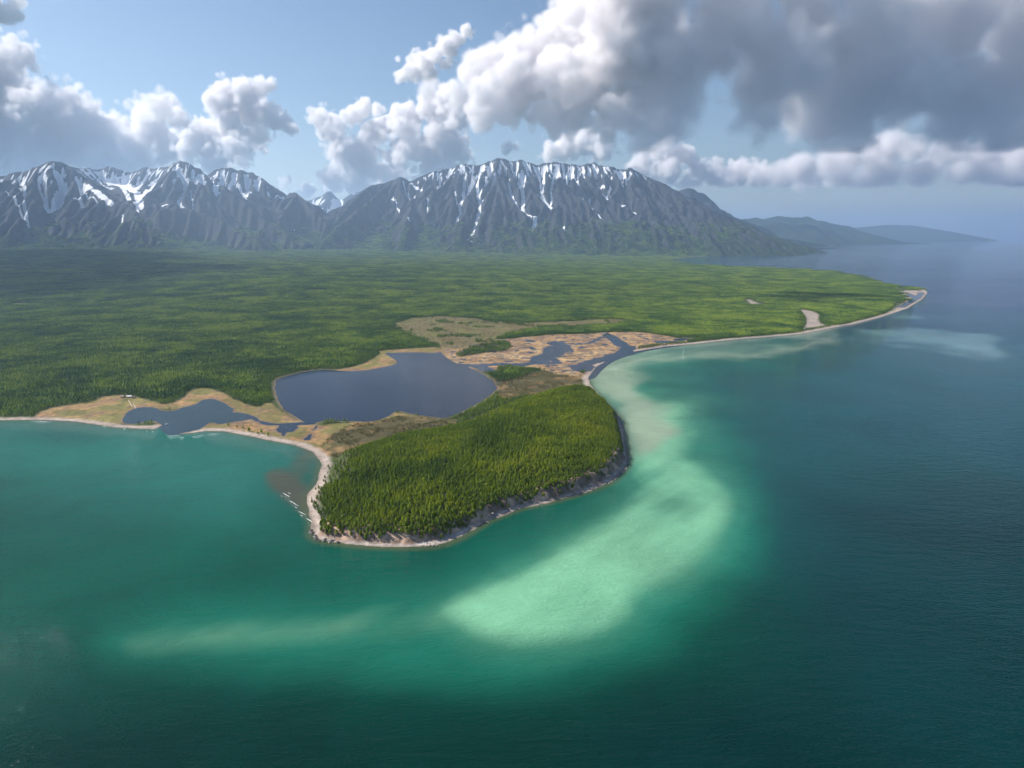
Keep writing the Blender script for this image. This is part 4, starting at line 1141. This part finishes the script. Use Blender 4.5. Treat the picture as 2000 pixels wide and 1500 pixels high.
def boat(p, rz, s, label):
    o = bpy.data.objects.new('motor_boat', None); COL.objects.link(o); o.location = p; o.rotation_euler = (0, 0, rz); o.scale = (s, s, s)
    tag(o, label, 'boat')
    sec = [(-3.2, 1.05, .75, -.25), (-1.5, 1.15, .78, -.3), (.5, 1.1, .85, -.3), (2.0, .75, .98, -.2), (3.0, .3, 1.12, .1), (3.5, .03, 1.22, .7)]
    V = []; F = []
    for x, w, t_, k in sec:
        V += [(x, -w, t_), (x, -w * .8, .12 + max(k, 0)), (x, 0, k), (x, w * .8, .12 + max(k, 0)), (x, w, t_), (x, w * .82, t_ - .02), (x, 0, t_ - .35 if x < 1.5 else t_), (x, -w * .82, t_ - .02)]
    n = 8
    for i in range(len(sec) - 1):
        for k in range(n): F.append((i * n + k, i * n + (k + 1) % n, (i + 1) * n + (k + 1) % n, (i + 1) * n + k))
    F.append(tuple(range(n)))
    part('hull', MAT_HULL, o, V=V, F=F)
    cab = part('cabin', MAT_HULL, o, [((-.6, -.75, .6), (1.6, .75, 1.55)), ((-.9, -.85, 1.55), (1.4, .85, 1.65))])
    part('window', MAT_GLASS, cab, [((-.4, -.77, 1.1), (1.4, .77, 1.42))]); part('windshield', MAT_GLASS, cab, [((1.55, -.6, 1.1), (1.63, .6, 1.45))])
    part('outboard_motor', MAT_BOULDER, o, [((-3.65, -.2, .1), (-3.2, .2, 1.15))])
    return o
p = ground_z(265, 797); boat((p[0], p[1], .1), 2.2, 1.35, 'white motor boat moored at the end of the lagoon boardwalk')
p = ground([325], [829])[0]; boat((p[0], p[1], .12), .9, 1.1, 'small white motor boat crossing the mouth of the lagoon')
p = ground([1335], [672])[0]; boat((p[0], p[1], 1.3), 1.9, 1.5, 'white boat pulled up on the long gravel beach')

def cabin(p, rz, L, W, Hh, roofmat, label):
    o = bpy.data.objects.new('log_cabin', None); COL.objects.link(o); o.location = p; o.rotation_euler = (0, 0, rz)
    tag(o, label, 'cabin', 'cabins in the clearing by the lagoon')
    w = part('wall', MAT_LOG, o, [((-L / 2, -W / 2, -.5), (L / 2, W / 2, Hh))], V=None)
    V = []; F = []
    e = .5
    for sgn in (-1, 1):
        i = len(V)
        V += [(-L / 2 - e, sgn * (W / 2 + e), Hh - .25), (L / 2 + e, sgn * (W / 2 + e), Hh - .25), (L / 2 + e, 0, Hh + W * .36), (-L / 2 - e, 0, Hh + W * .36)]
        V += [(a, b, c + .18) for a, b, c in V[i:i + 4]]
        F += [tuple(i + k for k in f) for f in ((0, 1, 2, 3), (7, 6, 5, 4), (0, 4, 5, 1), (1, 5, 6, 2), (2, 6, 7, 3), (3, 7, 4, 0))]
    rf_ = part('roof', roofmat, o, V=V, F=F)
    part('chimney', MAT_BOULDER, rf_, [((L * .2, .3, Hh + .3), (L * .2 + .6, .9, Hh + W * .36 + 1.0))])
    part('gable', MAT_LOG, o, V=[(-L / 2, -W / 2, Hh), (-L / 2, W / 2, Hh), (-L / 2, 0, Hh + W * .34), (L / 2, -W / 2, Hh), (L / 2, W / 2, Hh), (L / 2, 0, Hh + W * .34)], F=[(0, 1, 2), (3, 5, 4)])
    part('door', MAT_PLANK, o, [((-.5, -W / 2 - .06, 0), (.5, -W / 2 + .02, 2.0))])
    for x in (-L * .32, L * .32):
        f_ = part('window', MAT_PLANK, o, [((x - .6, -W / 2 - .05, .9), (x + .6, -W / 2 + .02, 2.0))]); part('pane', MAT_GLASS, f_, [((x - .45, -W / 2 - .08, 1.02), (x + .45, -W / 2 - .04, 1.88))])
cabin(ground_z(253.5, 777), .1, 11, 6.5, 3.0, MAT_ROOF_GREY, 'log cabin with pale grey sheet roof at the forest edge')
cabin(ground_z(240, 777), -.1, 8.5, 6, 2.7, MAT_ROOF_BROWN, 'brown roofed log cabin beside the pale roofed one')
cabin(ground_z(262, 778.5), .35, 6, 5, 2.4, MAT_ROOF_BROWN, 'small brown shed at the head of the boardwalk')

def boardwalk(a, b, label):
    A, B = ground_z(*a), ground_z(*b); d = B[:2] - A[:2]; L = np.linalg.norm(d)
    o = bpy.data.objects.new('boardwalk', None); COL.objects.link(o); o.location = (A[0], A[1], max(A[2], .3)); o.rotation_euler = (0, 0, math.atan2(d[1], d[0]))
    tag(o, label, 'boardwalk', 'boardwalks down to the lagoon')
    n = int(L / 2.0)
    me = part('plank', MAT_PLANK, o, [((0, -.9, .35), (1.9, .9, .47))]).data
    for k in range(1, n):
        c = bpy.data.objects.new('plank', me); COL.objects.link(c); c.parent = o; c.location = (2.0 * k, 0, g7.uniform(-.02, .02))
    part('beam', MAT_LOG, o, [((0, -.7, .2), (2.0 * n, -.5, .35)), ((0, .5, .2), (2.0 * n, .7, .35))])
    for k in range(0, n, 6):
        part('post', MAT_LOG, o, [((2.0 * k, -.72, -1.2), (2.0 * k + .2, -.5, .2)), ((2.0 * k, .5, -1.2), (2.0 * k + .2, .72, .2))])
boardwalk((251, 783), (258, 795.5), 'straight plank boardwalk from the pale roofed cabin to the lagoon')
boardwalk((260, 790), (264.5, 796.5), 'short plank boardwalk ending at the moored white boat')

#@@CLOUDS
# ------------------------------------------------------------------ air and clouds
def cloud_material(name, tint, g):
    m = bpy.data.materials.new(name); m.use_nodes = True; t = NT(m.node_tree); t.N.clear()
    o = t.n('ShaderNodeOutputMaterial'); pv = t.n('ShaderNodeVolumePrincipled')
    pv.inputs['Density'].default_value = 1.0; pv.inputs['Color'].default_value = c4(*tint); pv.inputs['Anisotropy'].default_value = g
    t.L.new(pv.outputs[0], o.inputs['Volume'])
    return m
MAT_CLOUD = cloud_material('cloud_droplets', (0.968, 0.958, 0.968), 0.15)

def cloud(name, blobs, vox, dens, label, ns=1500.0, amp=2.3, sharp=3.5, zbase=None, rough=.62, billow=1.1):
    """billowing vapour: puffs (x, y, z, radius) with fractal edges, held as a density grid"""
    B = np.array(blobs, float)
    me = bpy.data.meshes.new(name); me.from_pydata([tuple(b[:3]) for b in B], [], [])
    at = me.attributes.new('rad', 'FLOAT', 'POINT'); at.data.foreach_set('value', B[:, 3].astype(np.float32))
    ob = link(name, me)
    ng = bpy.data.node_groups.new(name, 'GeometryNodeTree')
    ng.interface.new_socket('Geometry', in_out='INPUT', socket_type='NodeSocketGeometry'); ng.interface.new_socket('Geometry', in_out='OUTPUT', socket_type='NodeSocketGeometry')
    t = NT(ng); N, L = t.N, t.L
    gi, go = N.new('NodeGroupInput'), N.new('NodeGroupOutput')
    pos = N.new('GeometryNodeInputPosition').outputs[0]
    sn = N.new('GeometryNodeSampleNearest'); L.new(gi.outputs[0], sn.inputs['Geometry']); L.new(pos, sn.inputs['Sample Position'])
    def samp(dt, src):
        s = N.new('GeometryNodeSampleIndex'); s.data_type = dt; L.new(gi.outputs[0], s.inputs['Geometry']); L.new(src, s.inputs['Value']); L.new(sn.outputs[0], s.inputs['Index']); return s.outputs[0]
    na = N.new('GeometryNodeInputNamedAttribute'); na.data_type = 'FLOAT'; na.inputs[0].default_value = 'rad'
    rad = samp('FLOAT', na.outputs[0]); pp = samp('FLOAT_VECTOR', N.new('GeometryNodeInputPosition').outputs[0])
    d = N.new('ShaderNodeVectorMath'); d.operation = 'DISTANCE'; L.new(pos, d.inputs[0]); L.new(pp, d.inputs[1])
    r_ = t.math('DIVIDE', d.outputs['Value'], rad)
    nz = t.noise(pos, 1 / ns, 5, rough)
    nb = t.noise(pos, 1 / (ns * 2.7), 2, .5)
    vo = N.new('ShaderNodeTexVoronoi'); vo.feature = 'F1'; vo.inputs['Scale'].default_value = 2.2 / ns; L.new(pos, vo.inputs['Vector'])
    x = t.math('ADD', t.math('SUBTRACT', 1.0, r_), t.math('MULTIPLY_ADD', nz, amp, -amp * .5))
    x = t.math('ADD', x, t.math('MULTIPLY_ADD', nb, 1.6, -.8))
    x = t.math('ADD', x, t.math('MULTIPLY_ADD', vo.outputs['Distance'], -billow, billow * .45))
    x = t.math('MULTIPLY', x, sharp, clamp=True)
    if zbase is not None:
        sp = N.new('ShaderNodeSeparateXYZ'); L.new(pos, sp.inputs[0])
        x = t.math('MULTIPLY', x, t.range(t.math('ADD', sp.outputs[2], t.math('MULTIPLY_ADD', nz, 900.0, -450.0)), zbase - 150.0, zbase + 350.0))
    x = t.math('MULTIPLY', x, dens)
    vc = N.new('GeometryNodeVolumeCube'); L.new(x, vc.inputs['Density'])
    rm = B[:, 3].max() * (1 + amp * .16)
    mn = B[:, :3].min(0) - rm; mx = B[:, :3].max(0) + rm
    mn[2] = max(mn[2], HAZE_TOP + 40)
    if zbase is not None: mn[2] = max(mn[2], zbase - 700)
    vc.inputs['Min'].default_value = mn; vc.inputs['Max'].default_value = mx
    for i, k in enumerate('XYZ'): vc.inputs['Resolution ' + k].default_value = max(8, int((mx[i] - mn[i]) / vox))
    sm = N.new('GeometryNodeSetMaterial'); sm.inputs['Material'].default_value = MAT_CLOUD
    L.new(vc.outputs[0], sm.inputs[0]); L.new(sm.outputs[0], go.inputs[0])
    md = ob.modifiers.new('vapour', 'NODES'); md.node_group = ng
    return tag(ob, label, kind='stuff')

HAZE_TOP = 2600.0
def puffs(lst, D, spread, seed, extra=2):
    g = np.random.default_rng(seed); out = []
    for a, b, rp in lst:
        for k in range(extra):
            Y = D + (g.normal(0, spread) if k else g.uniform(-.3, .3) * spread)
            p = at_depth(a + (g.uniform(-.3, .3) * rp if k else 0), b + (g.uniform(-.2, .3) * rp if k else 0), Y)
            out.append((p[0], p[1], p[2], rp * Y / FPX * (g.uniform(.75, 1.05) if k else 1.0)))
    return out

c1 = [(-160, 150, 70), (-80, 120, 60), (-30, 130, 55), (20, 118, 40), (42, 108, 28), (10, 165, 55), (-60, 220, 70), (55, 185, 38), (70, 215, 48), (110, 205, 42), (140, 195, 32), (165, 208, 26), (110, 250, 52), (170, 245, 42), (205, 258, 38), (20, 270, 60), (140, 290, 50), (225, 285, 42), (285, 222, 28), (318, 212, 28), (338, 228, 22), (300, 250, 38), (265, 300, 42), (80, 315, 60), (335, 290, 36), (-90, 300, 70), (10, 330, 50), (200, 320, 45)]
cloud('cloud', puffs(c1, 44000, 1800, 1), 95, .0026, 'tall bank of white cumulus piled over the three snowy peaks', 1500)
c2 = [(425, 205, 26), (445, 190, 24), (480, 185, 32), (510, 170, 18), (525, 165, 12), (490, 220, 40), (445, 240, 38), (525, 228, 30), (400, 265, 32), (372, 285, 34), (455, 285, 32), (500, 270, 28), (555, 240, 18), (568, 248, 12), (420, 305, 32), (470, 305, 26)]
cloud('cloud', puffs(c2, 42000, 1400, 2), 85, .0042, 'rounded white cumulus tower with grey base behind the middle peak', 1250)
c3 = [(625, 232, 18), (640, 245, 24), (655, 265, 30), (690, 222, 20), (712, 212, 16), (735, 215, 12), (672, 292, 36), (728, 258, 30), (745, 245, 24), (780, 240, 30), (805, 228, 24), (838, 212, 26), (870, 190, 22), (860, 255, 38), (890, 215, 30), (800, 285, 42), (715, 305, 42), (890, 290, 34), (760, 330, 40), (650, 345, 26), (700, 350, 30), (600, 372, 14), (560, 360, 14), (845, 320, 36)]
cloud('cloud', puffs(c3, 44000, 1500, 3), 90, .0038, 'ragged white cumulus chain over the gap beside the massif', 1300)
c4_ = [(785, 152, 12), (805, 138, 17), (828, 122, 20), (850, 108, 19), (872, 92, 18), (893, 76, 15), (910, 60, 12), (840, 145, 16), (870, 125, 14), (776, 115, 6), (990, 290, 12), (1010, 285, 8)]
cloud('cloud', puffs(c4_, 30000, 700, 4), 55, .006, 'small detached wisp of cloud high above the massif', 800)
c5 = [(945, 165, 38), (975, 145, 40), (1000, 120, 36), (1045, 100, 40), (1085, 60, 36), (1110, 25, 36), (1140, -20, 50), (960, 205, 40), (1000, 190, 50), (1050, 165, 60), (1100, 120, 62), (1150, 70, 70), (1110, 200, 55), (1060, 225, 40), (1160, 150, 70), (1200, 210, 55), (1190, 20, 80), (1220, 100, 80), (935, 230, 26), (1090, 235, 36)]
cloud('cloud', puffs(c5, 20500, 1500, 5), 70, .0045, 'bright sunlit edge of the great cloud right of the blue gap', 1050)
g6 = np.random.default_rng(66); c6 = []
for i in range(110):
    a = g6.uniform(1180, 2250); top = -160; bot = np.interp(a, [1180, 1300, 1450, 1600, 1800, 2000, 2250], [255, 262, 225, 235, 240, 275, 300])
    b = top + (bot - 45 - top) * g6.uniform(0, 1) ** .8
    c6.append((a, b, g6.uniform(60, 95)))
cloud('cloud', puffs(c6, 19000, 800, 6, 2), 110, .0034, 'huge grey rain cloud hanging over the open lake', 1500, 3.6, 1.2, billow=.8)
c7 = [(1075, 295, 22), (1105, 285, 26), (1140, 282, 28), (1170, 290, 24), (1255, 310, 20), (1285, 295, 18), (1302, 282, 14), (1320, 300, 20), (1345, 310, 18), (1245, 335, 24), (1300, 330, 28), (1360, 335, 26), (1395, 345, 24), (1440, 345, 24), (1480, 345, 26), (1420, 365, 26), (1350, 360, 26)]
cloud('cloud', puffs(c7, 52000, 1400, 7), 110, .0032, 'low ragged cumulus behind the dark shoulder of the massif', 1600, zbase=3900.0)
c8 = [(1530, 345, 28), (1570, 330, 28), (1610, 318, 32), (1655, 305, 32), (1700, 295, 36), (1745, 288, 34), (1790, 290, 36), (1835, 300, 32), (1870, 295, 26), (1640, 340, 36), (1720, 335, 42), (1800, 335, 42), (1880, 335, 44), (1950, 345, 46), (2020, 350, 50), (1580, 362, 32), (1690, 365, 36), (1930, 310, 40), (2000, 300, 50), (2080, 320, 60)]
cloud('cloud', puffs(c8, 50000, 2200, 8), 130, .0028, 'long low cloud bank above the open horizon of the lake', 2600, 2.4, 1.1, billow=.5, zbase=3900.0)
c9 = [(5, 20, 22), (28, 12, 16), (40, 30, 10), (-40, 5, 50)]
cloud('cloud', puffs(c9, 30000, 600, 9), 70, .005, 'scrap of white cloud high in the pale blue sky', 1300)

# clouds between sun and ground, beyond the top of the picture
def shade_cloud(px, py, h, spots, label, vox=60, dens=.006, z=0):
    out = []
    for a, b, rm in spots:
        for _ in range(14):
            G = ground([a], [b], z)[0]; q = G[None]
            z = .5 * z + .5 * max(0.0, float(land_height(q, *land_fields(q))[0]))
        t = (h - z) / SUN[2]
        out.append((G[0] + SUN[0] * t, G[1] + SUN[1] * t, h, rm))
    g = np.random.default_rng(int(px)); o2 = []
    for p in out:
        o2.append(p)
        o2.append((p[0] + g.normal(0, .4) * p[3], p[1] + g.normal(0, .4) * p[3], p[2] + g.uniform(.2, .6) * p[3], p[3] * .7))
    return cloud('cloud', o2, vox, dens, label, 900, 1.2, 3.0, billow=.3)
shade_cloud(1, 1, 3400, [(-80, 500, 1700), (60, 503, 1500), (110, 520, 900), (170, 540, 520), (70, 568, 400), (0, 562, 520), (120, 556, 480), (250, 534, 420), (350, 522, 480), (-120, 540, 800)], 'fair weather cumulus overhead shading the western plain', 80, .008, 60)
shade_cloud(3, 3, 3600, [(1150, 490, 260), (1210, 491, 300), (1270, 493, 260)], 'small flat cumulus overhead shading the mountain foot', 60, .005, 60)
shade_cloud(4, 4, 3000, [(1720, 1000, 300), (1850, 1120, 260), (1950, 900, 420), (2050, 1250, 300), (1900, 1350, 190), (2100, 1050, 420), (1750, 1420, 120)], 'broken cumulus added unseen overhead to shade the deep water', 50, .0008, 0)  # thin cloud added out of view to dim the lower right water
shade_cloud(2, 2, 3300, [(1545, 582, 170), (1620, 577, 210), (1690, 580, 170), (1590, 590, 130)], 'small cumulus overhead shading the wooded cape', 45, .006, 10)

bv = [(x, y, z) for x in (-1, 1) for y in (-1, 1) for z in (-12.0, HAZE_TOP)]
hme = bpy.data.meshes.new('haze')
hme.from_pydata([(x * (R_FAR + 300), y * (R_FAR + 300), z) for x, y, z in bv], [], [(0, 1, 3, 2), (4, 6, 7, 5), (0, 4, 5, 1), (2, 3, 7, 6), (0, 2, 6, 4), (1, 5, 7, 3)])
m = bpy.data.materials.new('hazy_air'); m.use_nodes = True; t = NT(m.node_tree); t.N.clear()
o = t.n('ShaderNodeOutputMaterial'); pv = t.n('ShaderNodeVolumePrincipled')
pv.inputs['Density'].default_value = HAZE_DENSITY = 2.5e-5
pv.inputs['Color'].default_value = c4(0.48, 0.69, 1.0); pv.inputs['Anisotropy'].default_value = 0.35
t.L.new(pv.outputs[0], o.inputs['Volume'])
hme.materials.append(m)
tag(link('haze', hme), 'thin blue haze filling the air over lake and plain', kind='stuff')
